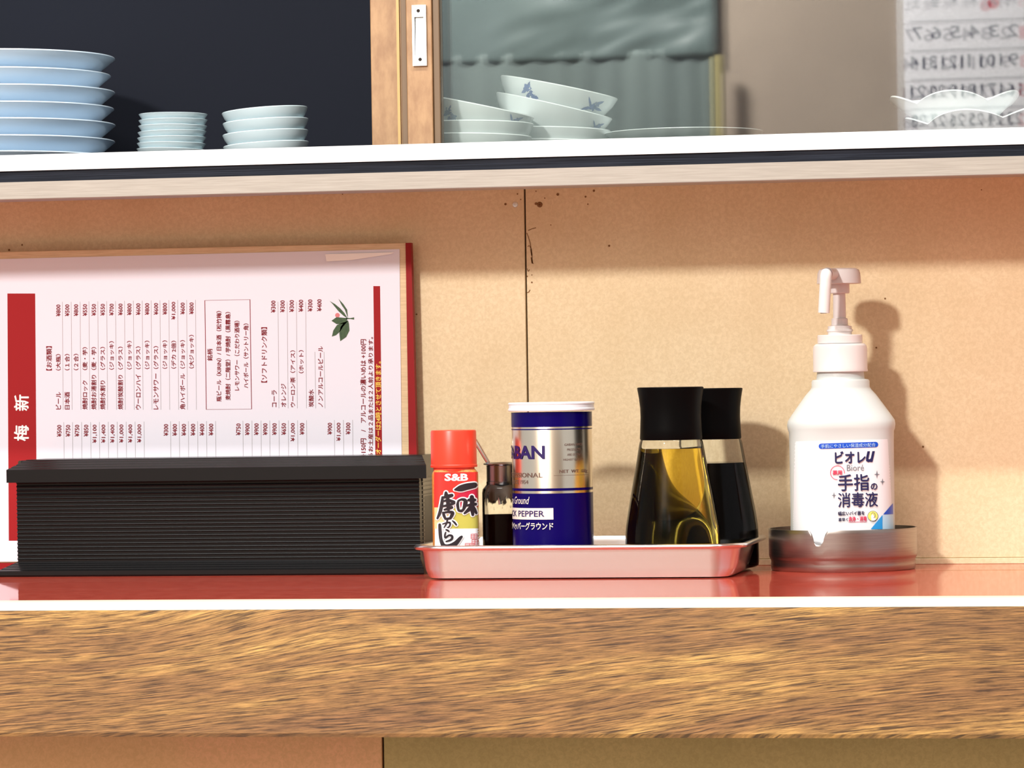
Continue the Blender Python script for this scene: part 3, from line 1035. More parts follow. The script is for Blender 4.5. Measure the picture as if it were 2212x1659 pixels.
# glare near the top of the page, painted as a flat whitish shape
fa, fb = at(705, 566, MY), at(860, 545, MY)
glare = mat('whitish_glare', (0.95, 0.90, 0.88, 1), 0.2, spec=0.8)
mesh_obj('painted_glare', [(p.x, MY - 0.0009, p.z) for p in (at(703, 549, MY), at(852, 545, MY), at(845, 549, MY), at(760, 562, MY), at(706, 565, MY))], [(0, 1, 2, 3, 4)], glare, menu)

# ------------------------------------------------------------------ chopstick box
CY = -0.088                                 # front of the ribbed body
box = empty('chopstick_box', ((at(470, 1210, CY)).x, CY + 0.03, 0), 'long black ribbed plastic chopstick box with lid', 'chopstick box')
BP = M['black_plastic']
xl, xr = at(35, 1045, CY).x, at(905, 1035, CY).x
zl0, zl1, ztop = at(470, 1037.5, CY - 0.006).z, at(470, 1010, CY - 0.006).z, at(470, 989, CY).z
zfl = at(470, 1211, CY).z
YB = CY + 0.055
prof = [(CY - 0.0135, 0.0), (CY - 0.0145, 0.0012), (CY - 0.0145, 0.0042)]
ext = [0.0105, 0.0115, 0.0115]
nfl = 4
for k in range(nfl):
    t = (k + 0.15) / nfl
    t2 = (k + 0.85) / nfl
    for tt, dd in ((t, 0.0), (t + 0.10, 0.0009), (t2 - 0.1, 0.0009), (t2, 0.0)):
        prof.append((CY - 0.0135 + 0.0135 * tt + 0.0006 * tt + dd, 0.0046 + (zfl - 0.0046) * tt))
        ext.append(0.0105 * (1 - tt))
nr = 21
for k in range(nr):
    z0 = zfl + (zl0 - zfl) * (k + 0.05) / nr
    z1 = zfl + (zl0 - zfl) * (k + 1) / nr
    dz = z1 - z0
    prof += [(CY + 0.0013, z0 + 0.02 * dz), (CY + 0.0013, z0 + 0.52 * dz), (CY + 0.0002, z0 + 0.62 * dz), (CY, z0 + 0.76 * dz), (CY + 0.0003, z0 + 0.92 * dz)]
    ext += [0.0] * 5
prof += [(CY + 0.001, zl0 + 0.001), (YB, zl0 + 0.001), (YB, 0.0)]
ext += [0.0, 0.0, 0.0105]
e = 0.0035
G().extrude_x([(y, z, xl - x_, xr + x_ * 0.5) for (y, z), x_ in zip(prof, ext)]).build('body', BP, box, angle=20)
# ribbed end plates
for xs_, sg in ((xr, 1), (xl, -1)):
    pts = []
    ne = 24
    zt = ztop - 0.0005
    z00 = zfl + 0.001
    for k in range(ne):
        z0 = z00 + (zt - z00) * k / ne
        dz = (zt - z00) / ne
        pts += [(0.0011, z0 + 0.05 * dz), (0.0011, z0 + 0.75 * dz), (0.0006, z0 + 0.80 * dz), (0.0006, z0 + 0.98 * dz)]
    y0_, y1_ = CY + 0.0085, YB + 0.001
    rings = [[(xs_ + sg * d, yy, z) for d, z in pts] + [(xs_ - sg * 0.001, yy, zt), (xs_ - sg * 0.001, yy, z00)] for yy in (y0_, y1_)]
    G().loft(rings).build('end_plate', M['black_end'], box, angle=20)
# lid with chamfered top
lx0, lx1 = at(14, 1040, CY - 0.006).x, at(921, 1035, CY - 0.006).x
LY = CY - 0.006
inn = 0.0105
top_pts = []
zc1, zc2 = zl1, ztop
for k in range(4):
    t0, t1 = k / 4, (k + 0.7) / 4
    for tt, dd in ((t0, 0), (t1, 0), (t1 + 0.03, -0.0006), (t0 + 0.245, -0.0006)):
        top_pts.append((LY + 0.014 * tt, zc1 + (zc2 - zc1) * tt + dd, inn * tt))
lp = [(LY, zl0 - 0.0002, 0), (LY, zc1 - 0.0008, 0)] + top_pts + [(LY + 0.0145, zc2, inn), (YB, zc2, inn), (YB, zl0 + 0.002, 0.004), (LY + 0.004, zl0 + 0.0012, 0.0)]
G().extrude_x([(y, z, lx0 + i_, lx1 - i_ * 0.55) for y, z, i_ in lp]).build('lid', BP, box, angle=20)

# ------------------------------------------------------------------ stainless tray
tray = empty('serving_tray', (0.042, -0.11, 0.0), 'shallow stainless steel tray carrying the condiments', 'tray')
ZR = 0.0236


def rrect(x0, x1, y0, y1, r, z, n=8):
    pts = []
    for cx, cy, a0 in ((x1 - r, y0 + r, -90), (x1 - r, y1 - r, 0), (x0 + r, y1 - r, 90), (x0 + r, y0 + r, 180)):
        for k in range(n + 1):
            a = math.radians(a0 + 90 * k / n)
            pts.append((cx + r * math.cos(a), cy + r * math.sin(a), z))
    return pts


TX0, TX1, TY0, TY1 = -0.0745, 0.1590, -0.1765, -0.022
ins = lambda d, z, r: rrect(TX0 + d, TX1 - d * 0.9, TY0 + (d if d < 0.0047 else 0.0046 + (d - 0.0046) * 0.03), TY1 - d, r, z)
rings = [ins(0.0170, 0.0009, 0.010), ins(0.0125, 0.0009, 0.013), ins(0.0105, 0.0022, 0.015), ins(0.0082, 0.007, 0.017), ins(0.0052, 0.0185, 0.020), ins(0.0046, 0.0198, 0.020),
         ins(0.0010, 0.0203, 0.023), ins(0.0, 0.0210, 0.024), ins(-0.0002, 0.0222, 0.024), ins(0.0006, 0.0232, 0.0235), ins(0.0020, ZR, 0.022), ins(0.0042, 0.0232, 0.020), ins(0.0062, 0.0195, 0.019),
         ins(0.0092, 0.007, 0.016), ins(0.0115, 0.0026, 0.014), ins(0.0150, 0.0018, 0.011)]
G().loft(rings, True, True).build('pan', M['tray'], tray, angle=50)
ZT = 0.0024
FA = math.radians(10)                      # things on the tray face the seats


# ------------------------------------------------------------------ chili bottle
YC = -0.128
sc_ = scl(YC)
cc = at(984, 1100, YC)
chili = empty('chili_shaker', (cc.x, YC, ZT), 'small glass chili shaker with orange-red cap and red label with black brush lettering', 'spice bottle')


def superell(cx, cy, rx, ry, n, z, seg=48, rot=0.0):
    pts = []
    for k in range(seg):
        a = 2 * math.pi * k / seg
        c, s = math.cos(a), math.sin(a)
        x = rx * math.copysign(abs(c) ** (2 / n), c)
        y = ry * math.copysign(abs(s) ** (2 / n), s)
        pts.append((cx + x * math.cos(rot) - y * math.sin(rot), cy + x * math.sin(rot) + y * math.cos(rot), z))
    return pts


aC = math.atan2(CAM.x - cc.x, YC - CAM.y)


def zat(py, px=None, Y=YC):
    return at(px if px else 984, py, Y).z


hw = 51.0 / sc_
ring_spec = [(0.90, ZT), (0.985, ZT + 0.0012), (1.0, ZT + 0.003), (1.0, zat(1026)), (0.97, zat(1020)), (0.88, zat(1014))]
G().loft([superell(cc.x, YC, hw * k, hw * 0.92 * k, 5, z, rot=aC) for k, z in ring_spec]).build('bottle', M['chili_fill'], chili, angle=40)
ctop = at(981, 929, YC).z
cbot = at(981, 1009, YC).z
cxx = at(980, 970, YC).x
r_ = 51.5 / sc_
G().lathe([(0, cbot - 0.003), (r_ * 0.88, cbot - 0.003), (r_ * 0.88, cbot), (r_ * 1.0, cbot), (r_ * 1.005, cbot + 0.0015), (r_ * 0.985, cbot + 0.002), (r_ * 0.975, ctop - 0.0012), (r_ * 0.95, ctop - 0.0002), (r_ * 0.90, ctop), (0, ctop)],
          cxx, YC, 64).build('cap', M['cap_red'], chili)


def flat_fn(cx, cy, ang, front, X, Yd):
    """label on the flat front of a bottle: print position -> point on the plane `front` in front of the axis"""
    fx, fy = math.sin(ang), -math.cos(ang)
    rx, ry = math.cos(ang), math.sin(ang)

    def fn(x, y, lift):
        p = at(x, y, Yd - front)
        u = (p.x - cx) * 1.0
        u = u / max(0.2, rx) - 0.0
        u -= (fx * front) / max(0.2, rx)
        return Vector((cx + rx * u + fx * (front + lift), cy + ry * u + fy * (front + lift), p.z))
    return fn


fn = flat_fn(cc.x, YC, aC, hw * 0.92, 984, YC)


def chili_fn(x, y, lift):
    v = fn(x, y, lift)
    # follow the rounded vertical edges of the bottle
    d = Vector((v.x - cc.x, v.y - YC))
    u = d.x * math.cos(aC) + d.y * math.sin(aC)
    t = min(1.0, abs(u) / hw)
    fr = hw * 0.92 * (1 - t ** 5) ** (1 / 5) if t < 1 else 0.0
    fr += lift
    return Vector((cc.x + math.cos(aC) * u + math.sin(aC) * fr, YC + math.sin(aC) * u - math.cos(aC) * fr, v.z))


pr = Print(chili_fn, edge=4)
pr.rect(939, 1020, 1030.5, 1096, M['lab_red'], 0.0003)
pr.poly([(975, 1096), (984, 1075), (1000, 1056), (1030.5, 1046), (1030.5, 1096)], M['lab_crimson'], 0.00035)
pr.rect(940, 1096, 975, 1142, M['lab_cream'], 0.0003)
pr.rect(975, 1096, 1031.5, 1142, M['lab_olive'], 0.0003)
pr.rect(941, 1142, 1032.5, 1186, M['lab_white'], 0.0003)
pr.text('S&B', 961, 1023, 1010, 1039, M['lab_white'], bold=0.035, lift=0.0005)


BN = [0]


def brush(pts, ws, outline=5.0):
    BN[0] += 1
    e = 0.000016 * BN[0]
    pts = catmull(pts, 5)
    wv = [w[0] for w in catmull([(w,) for w in ws], 5)]
    ends = [pts[0], pts[-1]]
    pr.line(pts, [w + outline for w in wv], M['lab_white'], 0.0006 + e)
    pr.line(pts, wv, M['brush'], 0.0011 + e)
    for p, w in ((pts[0], wv[0]), (pts[-1], wv[-1])):
        pr.disc(p[0], p[1], (w + outline) / 2, M['lab_white'], 0.000608 + e, n=12)
        pr.disc(p[0], p[1], w / 2, M['brush'], 0.001108 + e, n=12)


def strokes(lst, sx, sy, ox, oy):
    for pts, ws in lst: brush([(ox + x * sx, oy + y * sy) for x, y in pts], ws)


K = 125 / 768.0                            # units of the drawing below
SK = lambda pts: [(920 + x * K, 920 + y * K) for x, y in pts]
for pts, ws in (
    ([(385, 845), (450, 830), (540, 805), (635, 788)], (4, 13, 14, 12)),                                    # 一
    ([(425, 1000), (418, 1050), (430, 1120)], (4, 6, 5)), ([(425, 995), (470, 975), (515, 990), (515, 1040), (490, 1115)], (4, 5, 8, 9, 5)), ([(430, 1120), (465, 1128), (490, 1112)], (5, 6, 5)),   # 味 left
    ([(560, 985), (600, 975), (640, 985)], (6, 6, 6)), ([(530, 1060), (590, 1045), (650, 1040)], (4, 6, 6)), ([(600, 945), (605, 1020), (605, 1100), (612, 1180)], (9, 10, 9, 6)),
    ([(600, 1055), (560, 1110), (505, 1160)], (6, 8, 4)), ([(610, 1055), (635, 1110), (658, 1160)], (5, 7, 5)),
    ([(270, 885), (275, 920), (300, 935)], (6, 9, 6)), ([(225, 950), (290, 935), (345, 920)], (4, 8, 7)), ([(225, 945), (215, 1040), (195, 1140), (160, 1225)], (5, 7, 7, 4)),
    ([(245, 995), (300, 985), (370, 1010)], (4, 6, 7)), ([(225, 1065), (300, 1050), (375, 1025)], (4, 6, 5)), ([(250, 1110), (300, 1095), (345, 1080)], (4, 6, 6)), ([(290, 940), (295, 1020), (300, 1110)], (6, 8, 6)),
    ([(235, 1150), (245, 1190), (262, 1230)], (5, 6, 5)), ([(240, 1150), (300, 1140), (355, 1150), (340, 1195), (325, 1225)], (4, 5, 7, 7, 5)), ([(262, 1230), (300, 1228), (330, 1222)], (4, 5, 5)),      # 唐
    ([(228, 1300), (275, 1284), (318, 1280), (322, 1312), (300, 1346), (282, 1340)], (2.5, 3, 3.6, 3.6, 3, 1.5)), ([(286, 1246), (278, 1290), (246, 1346)], (3.4, 3.4, 2.4)), ([(352, 1258), (378, 1280), (402, 1312)], (2.5, 4.2, 3.6)),   # か
    ([(272, 1376), (294, 1386), (308, 1398)], (3.4, 4.2, 3.4)), ([(266, 1412), (256, 1446), (262, 1482), (308, 1450), (348, 1462), (338, 1506), (272, 1532)], (3.2, 3.6, 3.8, 4, 5, 5, 3)),                  # ら
    ([(190, 1310), (195, 1400), (205, 1500), (240, 1585), (310, 1600), (390, 1560), (450, 1490), (470, 1470)], (6, 7, 7, 9, 11, 10, 7, 5)),                                                            # し
):
    brush(SK(pts), ws)
for x0, y0, x1, y1 in ((1016, 1154, 1029, 1164), (1018, 1166, 1030, 1177), (1004, 1174, 1022, 1184)):
    for t in (0, 1 / 3, 2 / 3, 1): pr.line([(x0, y0 + (y1 - y0) * t), (x1, y0 + (y1 - y0) * t)], 1.4, M['seal'], 0.0005)
    for t in (0, 0.5, 1): pr.line([(x0 + (x1 - x0) * t, y0), (x0 + (x1 - x0) * t, y1)], 1.4, M['seal'], 0.0005)
pr.build('label', chili)

# ------------------------------------------------------------------ little sauce jar with spoon
YJ = -0.078
sj = scl(YJ)
jc = at(1085, 1100, YJ)
jar = empty('sauce_jar', (jc.x, YJ, ZT), 'small glass sauce jar with metal collar and spoon between chili shaker and pepper can', 'jar')
zj = lambda py: at(1085, py, YJ).z
rj = 44 / sj
aj = math.atan2(CAM.x - jc.x, YJ - CAM.y)
jo = [(0.90, ZT), (1.0, ZT + 0.0015), (1.0, zj(1064)), (0.97, zj(1056)), (0.85, zj(1050)), (0.78, zj(1046)), (0.78, zj(1040))]
ji = [(0.70, zj(1040)), (0.70, zj(1047)), (0.82, zj(1056)), (0.90, zj(1066)), (0.90, ZT + 0.004), (0.8, ZT + 0.003)]
oct_ = lambda k, z: superell(jc.x, YJ, rj * k, rj * k, 3.2, z, seg=40, rot=aj)
G().loft([oct_(k, z) for k, z in jo + ji]).build('glass_body', M['glass'], jar, angle=40)
G().loft([oct_(k, z) for k, z in ((0.8, ZT + 0.0028), (0.905, ZT + 0.0042), (0.905, zj(1110)), (0.88, zj(1109.5)))]).build('sauce', M['sauce'], jar, angle=40)
G().loft([oct_(k, z) for k, z in ((0.893, zj(1112)), (0.893, zj(1066)), (0.81, zj(1056)), (0.69, zj(1047)))], False, False).build('dried_sauce', M['residue'], jar, angle=40)
rc = 33.5 / sj
G().lathe([(rc * 0.96, zj(1051)), (rc, zj(1046)), (rc, zj(1008)), (rc * 1.02, zj(1005)), (rc * 1.20, zj(1003)), (rc * 1.21, zj(1001)), (rc * 1.1, zj(999)), (rc * 0.92, zj(1003)), (rc * 0.92, zj(1047)), (rc * 0.95, zj(1050.5))],
          jc.x, YJ, 48).build('metal_collar', M['collar'], jar)
p0, p1 = at(1022, 944, YJ - 0.004), at(1054, 998, YJ - 0.004)
pdir = (p1 - p0)
hd = [p0 + pdir * (t + 0.0) for t in (-0.15, 0.0, 0.35, 0.7, 1.0)] + [p1 + Vector((0.004, 0.003, -0.010)), p1 + Vector((0.008, 0.004, -0.030))]
G().tube(hd, [0.0012, 0.0016, 0.0017, 0.0016, 0.0015, 0.0014, 0.0014], 10).build('spoon', M['steel'], jar)

# ------------------------------------------------------------------ pepper can
YP = -0.124
sp = scl(YP)
pcx = at(1193.5, 1040, YP)
can = empty('pepper_can', (pcx.x, YP, ZT), 'blue and silver ground pepper can with white plastic lid', 'spice can')
zp = lambda py, px=1193: at(px, py, YP).z
Rc = 88.2 / sp
G().lathe([(0, ZT + 0.001), (Rc * 0.97, ZT + 0.001), (Rc * 0.985, ZT), (Rc * 1.0, ZT + 0.0006), (Rc, ZT + 0.002), (Rc, zp(893)), (Rc * 0.985, zp(890)), (0, zp(890))], pcx.x, YP, 96).build('tin', M['can_silver'], can)
for ya, yb_ in ((921, 890), (1058, 1052.5)):
    G().lathe([(Rc + 0.00015, zp(ya)), (Rc + 0.00015, zp(yb_))], pcx.x, YP, 96).build('blue_band', M['can_blue'], can)
G().lathe([(Rc + 0.00015, zp(927.3)), (Rc + 0.00015, zp(925))], pcx.x, YP, 96).build('blue_band', M['can_blue'], can)
G().lathe([(Rc + 0.00015, ZT + 0.002), (Rc + 0.00015, zp(1063.5))], pcx.x, YP, 96).build('blue_band', M['can_blue'], can)
zl = zp(868.5)
zlb = zp(887.5)
rl = 95.0 / sp
G().lathe([(Rc * 1.001, zlb + 0.0008), (rl * 0.985, zlb), (rl, zlb + 0.0006), (rl, zlb + 0.0016), (rl * 0.985, zlb + 0.0022), (rl * 0.985, zl - 0.0016), (rl * 1.0, zl - 0.0012), (rl * 0.995, zl - 0.0003), (rl * 0.97, zl), (rl * 0.93, zl - 0.0004), (0, zl - 0.0006)],
          pcx.x, YP, 96).build('lid', M['lid_white'], can)
aP = math.atan2(CAM.x - pcx.x, YP - CAM.y)


def can_fn(x, y, lift):
    """x: degrees round the can from its front, y: height mark"""
    a = math.radians(x) + aP
    return Vector((pcx.x + (Rc + lift) * math.sin(a), YP - (Rc + lift) * math.cos(a), zp(y)))


pr = Print(can_fn, edge=5)
pr.text('GABAN', -108, 960.5, -10, 990, M['can_ink'], bold=0.03)
pr.text('PROFESSIONAL', -101, 1019, -14, 1029, M['can_grey'], bold=0.0)
pr.text('SINCE 1954', -80, 1034.5, -37, 1043, M['can_grey'])
pr.text('Coarse Ground', -103, 1070, -34.5, 1086, M['can_print'], shear=0.35)
pr.rect(-112, 1094.5, 0.5, 1119, M['can_print'], 0.0003)
pr.text('BLACK PEPPER', -106, 1100, -12, 1113, M['can_ink'], bold=0.012, lift=0.0005)
pr.text('ブラックペッパーグラウンド', -112, 1125, 0.0, 1141, M['can_print'], fat=0.25)
pr.text('NET  WT. 100g', 10, 1013, 59, 1022, M['can_grey'], bold=0.01)
pr.line([(2, 1025), (62, 1025)], 0.5, M['can_grey'])
for k, (t, w_) in enumerate((('GABAN SPICE', 15), ('PRODUCTS', 11), ('ARE OF THE', 11), ('HIGHEST QUALITY', 17))):
    y = 957 + 10.8 * k
    pr.text(t, 33 - w_, y, 33 + w_, y + 5, M['can_grey'])
pr.build('print', can)

# ------------------------------------------------------------------ table bottles
CAP = [(66.5, 950), (68.0, 947), (67.0, 925), (66.0, 900), (66.5, 880), (69.0, 858), (72.5, 838)]


def sauce_bottle(name, Y, cpx, cpy, f, label, fill, liquid, level):
    s = scl(Y)
    c = at(cpx, 1000, Y)
    z = lambda py: at(cpx, py, Y).z
    zz = lambda py: z(837 + (py - 837) * f + cpy)
    R = lambda r: r * f / s
    o = empty(name, (c.x, Y, ZT), label, 'bottle')
    cap = [(R(r), zz(y)) for r, y in CAP]
    ztop = zz(836.5)
    G().lathe([(0, cap[0][1])] + cap + [(R(71.5), ztop), (R(69), ztop + 0.0002), (0, ztop - 0.0006)], c.x, Y, 80).build('cap', M['cap_black'], o)
    zb = ZT + 0.0002
    outer = [(R(96), zb), (R(102.5), zb + 0.0012), (R(104), zb + 0.004), (R(103), zz(1155)), (R(98), zz(1115)), (R(91), zz(1075)), (R(83.5), zz(1035)), (R(76), zz(995)), (R(71.5), zz(968)), (R(69), zz(955)), (R(66), zz(949))]
    outer = [outer[0], outer[1]] + catmull(outer[2:], 4)
    inner = [(max(r - 0.0019, 0), h) for r, h in outer[2:]]
    inner = [(r, h) for r, h in inner if h > zb + 0.0042]
    lv = zz(level)
    wet = [(r, h) for r, h in inner if h < lv]
    rl_ = wet[-1][0] * 0.996
    # oil and glass bend light alike: one body of glass with the air left above the filling
    shell = [(0, zb + 0.0008)] + outer + [(r, h) for r, h in reversed(inner) if h > lv] + [(rl_, lv), (0, lv)]
    G().lathe(shell, c.x, Y, 96).build('glass_body', M['glass'], o, angle=50)
    G().lathe([(0, zb + 0.0024), (R(94), zb + 0.0024), (R(98), zb + 0.0030)] + wet + [(rl_, lv - 0.0002), (0, lv - 0.0002)], c.x, Y, 96).build(liquid, fill, o, angle=50)
    return o


sauce_bottle('oil_bottle', -0.135, 1450.5, 0, 1.0, 'conical glass bottle of yellow vinegar or oil with flared black cap, standing in front', M['oil'], 'yellow_liquid', 969)
sauce_bottle('soy_sauce_bottle', -0.074, 1537, 2.5, 0.965, 'conical glass bottle of black soy sauce with flared black cap, half hidden', M['soy'], 'soy_sauce', 1003)

# ------------------------------------------------------------------ steel ashtray used as a stand
YA = -0.060
sa = scl(YA)
ac = at(1821, 1190, YA)
ash = empty('ashtray', (ac.x, YA, 0), 'round brushed steel ashtray with a notch, holding the pump bottle', 'ashtray')
Ra = 160.0 / sa
zr = at(1821, 1139.5, YA).z
aA = math.atan2(CAM.x - ac.x, YA - CAM.y)
a_notch = math.asin((1769 - 1821) / 160.0)
nw = 18.5 / 160.0


def ztop_at(a):
    d = abs((a - a_notch + math.pi) % (2 * math.pi) - math.pi) / nw
    d *= math.cos(a_notch)
    depth = 31 / sa
    if d >= 1.25: return zr
    if d >= 0.78:
        t = (1.25 - d) / 0.47
        return zr - depth * 0.30 * t * t
    if d >= 0.60:
        t = (0.78 - d) / 0.18
        return zr - depth * (0.30 + 0.32 * t)
    return zr - depth * (0.62 + 0.38 * math.sqrt(max(0.0, 1 - (d / 0.60) ** 2)))


angs = [2 * math.pi * k / 120 for k in range(120)]
angs = [a for a in angs if abs((a - a_notch + math.pi) % (2 * math.pi) - math.pi) > nw * 1.6] + [a_notch + nw * 1.55 * (k / 30 - 1) for k in range(61)]
angs = sorted(a % (2 * math.pi) for a in angs)
zg = zr * 0.27
lv = [(Ra * 0.955, 0.0), (Ra * 0.968, 0.0008), (Ra * 0.975, zg * 0.55), (Ra * 0.968, zg * 0.85), (Ra * 0.992, zg * 1.15), (Ra, zg * 1.35)]
rings = []
ringp = lambda r, zf: [(ac.x + r * math.sin(a + aA), YA - r * math.cos(a + aA), zf(a)) for a in angs]
for r, z in lv: rings.append(ringp(r, lambda a, z=z: z))
for t in (0.35, 0.65, 0.85, 0.97, 1.0):
    rings.append(ringp(Ra if t < 1 else Ra - 0.0002, lambda a, t=t: lv[-1][1] + (ztop_at(a) - lv[-1][1]) * t))
for t in (1.0, 0.97, 0.6, 0.2):
    rings.append(ringp(Ra - 0.0011, lambda a, t=t: 0.0025 + (ztop_at(a) - 0.0025) * t))
rings.append(ringp(Ra * 0.94, lambda a: 0.0016))
G().loft(rings).build('bowl', M['ash'], ash, angle=40)

# ------------------------------------------------------------------ hand sanitiser
YS = -0.060
ss = scl(YS)
bc = at(1819, 1040, YS)
ZS = 0.0019
bot = empty('pump_bottle', (bc.x, YS, ZS), 'white hand sanitiser pump bottle with blue and white label standing in the steel ashtray', 'bottle')
aS = math.atan2(CAM.x - bc.x, YS - CAM.y)
zs_ = lambda py, px=1816: at(px, py, YS).z
xs_ = lambda py: at(1816 + 0.0154 * (py - 900) + 0.5, py, YS).x
BW = 111.5 / ss                            # half width
DR = 0.80                                  # depth over width
# (half width px, y, squareness)
prof = [(100, None, 3.2), (109, 0.0015, 3.2), (112, 0.005, 3.2), (112, 1145, 3.2), (112.5, 955, 3.2), (113, 932, 3.2), (115.5, 926, 3.0), (116.5, 917, 3.0), (115, 908, 3.0), (107, 896, 2.8),
        (92, 875, 2.5), (76, 853, 2.2), (66, 842, 2.0), (62.5, 836, 2.0), (62.5, 824, 2.0), (60.5, 820.5, 2.0), (52, 819, 2.0), (50, 800, 2.0)]
rings = []
for w, y, n in prof:
    z = ZS + (y or 0) if (y is None or y < 1) else zs_(y)
    yy = 1145 if (y is None or y < 1) else y
    w_ = w / ss
    d_ = w_ * (DR if n > 2.9 else DR + (1 - DR) * (1 - min(1, max(0, (w - 62) / 52))))
    rings.append(superell(bc.x, YS, w_, d_, n, z, seg=220, rot=aS))
G().loft(rings).build('bottle_body', M['pe'], bot, angle=32)
bx_ = lambda py: bc.x
cxp = at(1811, 770, YS).x - bc.x
P = M['pump']
px0 = bc.x + (at(1811.5, 770, YS).x - at(1819 + 0.0154 * (770 - 1040), 770, YS).x)


def ring_part(name, prof_px, mat_, seg=64):
    """prof_px: (half width px, y px)"""
    pts = [(w / ss, zs_(y, 1811)) for w, y in prof_px]
    return G().lathe(pts, bc.x, YS, seg).build(name, mat_, bot)


ring_part('screw_cap', [(0, 803.5), (57, 803.5), (59, 803), (59.5, 801), (58.5, 797), (58.5, 754), (57, 747), (52, 742.5), (0, 742)], P)
ring_part('collar', [(46, 742), (48.5, 741.5), (48.5, 725), (47.5, 723.5), (26, 723), (26, 717), (28.5, 715.5), (28.5, 712), (26, 711), (25.5, 704.5), (21.5, 704), (18, 702), (17.5, 689), (16, 687.5), (0, 687)], P)
ring_part('stem', [(0, 689), (14, 689), (13.5, 633), (0, 633)], P)
head = ring_part('pump_head', [(0, 634), (21, 634), (22.5, 632), (22.5, 613.5), (44, 613.5), (48, 612.5), (47.5, 606), (46, 590), (43, 583), (37, 580), (0, 579.5)], P)
# nozzle: comes out of the head towards the seats, then turns down
d_f = Vector((math.sin(aS - 0.55), -math.cos(aS - 0.55), 0))
st_ = Vector((bc.x, YS, zs_(592, 1811)))
e1 = at(1785, 592, YS - 0.032)
e2 = at(1783, 612, YS - 0.034)
e3 = at(1779.5, 676, YS - 0.034)
path = catmull([tuple(st_), tuple(st_.lerp(e1, 0.6)), tuple(e1), tuple(e2), tuple(e2.lerp(e3, 0.5)), tuple(e3)], 5)
rr_ = 12.5 / ss
G().tube(path, [rr_ * 1.0] * len(path), 20).build('nozzle', P, bot)
p = e3
G().lathe([(0, p.z - 0.0003), (rr_ * 0.6, p.z - 0.0003), (rr_ * 0.6, p.z + 0.001), (0, p.z + 0.001)], p.x, p.y, 16).build('nozzle_mouth', M['grey'], bot)


def label_fn(x, y, lift):
    p0_ = at(x, y, YS)
    u = (x - (1819 + 0.0154 * (y - 1040))) / ss
    t = min(0.999, abs(u) / (112 / ss))
    n = 3.2
    fr = (112 / ss) * DR * (1 - t ** n) ** (1 / n) + lift * 1.6 + 0.0002
    # the face lies nearer than the axis; the print is measured as seen, so draw it in by the nearness
    k = (YS - CAM.y - fr) / (YS - CAM.y)
    u *= k
    z = CAM.z + (p0_.z - CAM.z) * k
    return Vector((bc.x + math.cos(aS) * u + math.sin(aS) * fr, YS + math.sin(aS) * u - math.cos(aS) * fr, z))


pr = Print(label_fn, edge=5)
Lx = lambda x: 1700 + x * 240 / 1810
Ly = lambda y: 940 + y * 220 / 1659
LW = mat('label_film', (0.80, 0.80, 0.83, 1), 0.3)
pr.poly([(1709, 953.5), (1742, 952.7), (1775, 951.9), (1815, 951), (1857, 950), (1900, 949), (1922, 948.6), (1925, 1000), (1929, 1100), (1930, 1178), (1880, 1179), (1815, 1180), (1760, 1180), (1708, 1180), (1708, 1100), (1708.5, 1020)], LW, 0.0003)
# blue pill with the moisturiser line
pill = []
for k in range(9):
    a = math.pi / 2 + math.pi * k / 8
    pill.append((Lx(560) + 5.8 * math.cos(a), Ly(180) - 5.8 * math.sin(a)))
for k in range(9):
    a = -math.pi / 2 + math.pi * k / 8
    pill.append((Lx(1440) + 5.8 * math.cos(a), Ly(153) - 5.8 * math.sin(a)))
pr.poly(pill, M['blue'], 0.0005)
pr.text('手肌にやさしい保湿成分配合', Lx(555), Ly(138), Lx(1440), Ly(200), M['pale_blue'], rot=0.03, lift=0.0008)
RT = 0.022
pr.text('ビオレ', Lx(785), Ly(262), Lx(1275), Ly(455), M['navy'], fat=0.8, rot=RT, lift=0.0006)
pr.text('u', Lx(1285), Ly(262), Lx(1432), Ly(442), M['navy'], bold=0.03, shear=0.3, rot=RT, lift=0.0006)
pr.text('Bioré', Lx(975), Ly(480), Lx(1252), Ly(582), M['grey'], rot=RT, lift=0.0006)
arc = [(Lx(822) + 15 * math.cos(a), Ly(612) - 15 * math.sin(a)) for a in [math.radians(-5 + 275 * k / 30) for k in range(31)]]
pr.line(arc, 1.3, M['pink'], 0.0006)
pr.text('薬用', Lx(745), Ly(572), Lx(895), Ly(645), M['pink'], fat=0.3, rot=RT, lift=0.0006)
pr.text('手指', Lx(833), Ly(640), Lx(1335), Ly(905), M['navy'], fat=0.5, rot=RT, lift=0.0006)
pr.text('の', Lx(1365), Ly(785), Lx(1468), Ly(890), M['navy'], fat=0.5, rot=RT, lift=0.0006)
pr.text('消毒液', Lx(832), Ly(935), Lx(1475), Ly(1170), M['navy'], fat=0.45, rot=RT, lift=0.0006)
pr.text('幅広いバイ菌を', Lx(833), Ly(1238), Lx(1262), Ly(1305), M['navy'], fat=0.15, rot=RT, lift=0.0006)
pr.text('素早く', Lx(838), Ly(1348), Lx(990), Ly(1400), M['navy'], fat=0.15, rot=RT, lift=0.0006)
pr.text('洗浄・消毒', Lx(1003), Ly(1325), Lx(1298), Ly(1400), M['pink'], fat=0.3, rot=RT, lift=0.0006)
pr.line([(Lx(1003), Ly(1416)), (Lx(1300), Ly(1411))], 0.9, M['pink'], 0.0006)
for x, y, s in ((1463, 640, 6.5), (1553, 760, 5.5), (765, 980, 5.5)):
    X_, Y_ = Lx(x), Ly(y)
    pr.poly([(X_, Y_ - s * 1.4), (X_ + s * .2, Y_ - s * .2), (X_ + s, Y_), (X_ + s * .2, Y_ + s * .2), (X_, Y_ + s * 1.4), (X_ - s * .2, Y_ + s * .2), (X_ - s, Y_), (X_ - s * .2, Y_ - s * .2)], M['grey'], 0.0006)
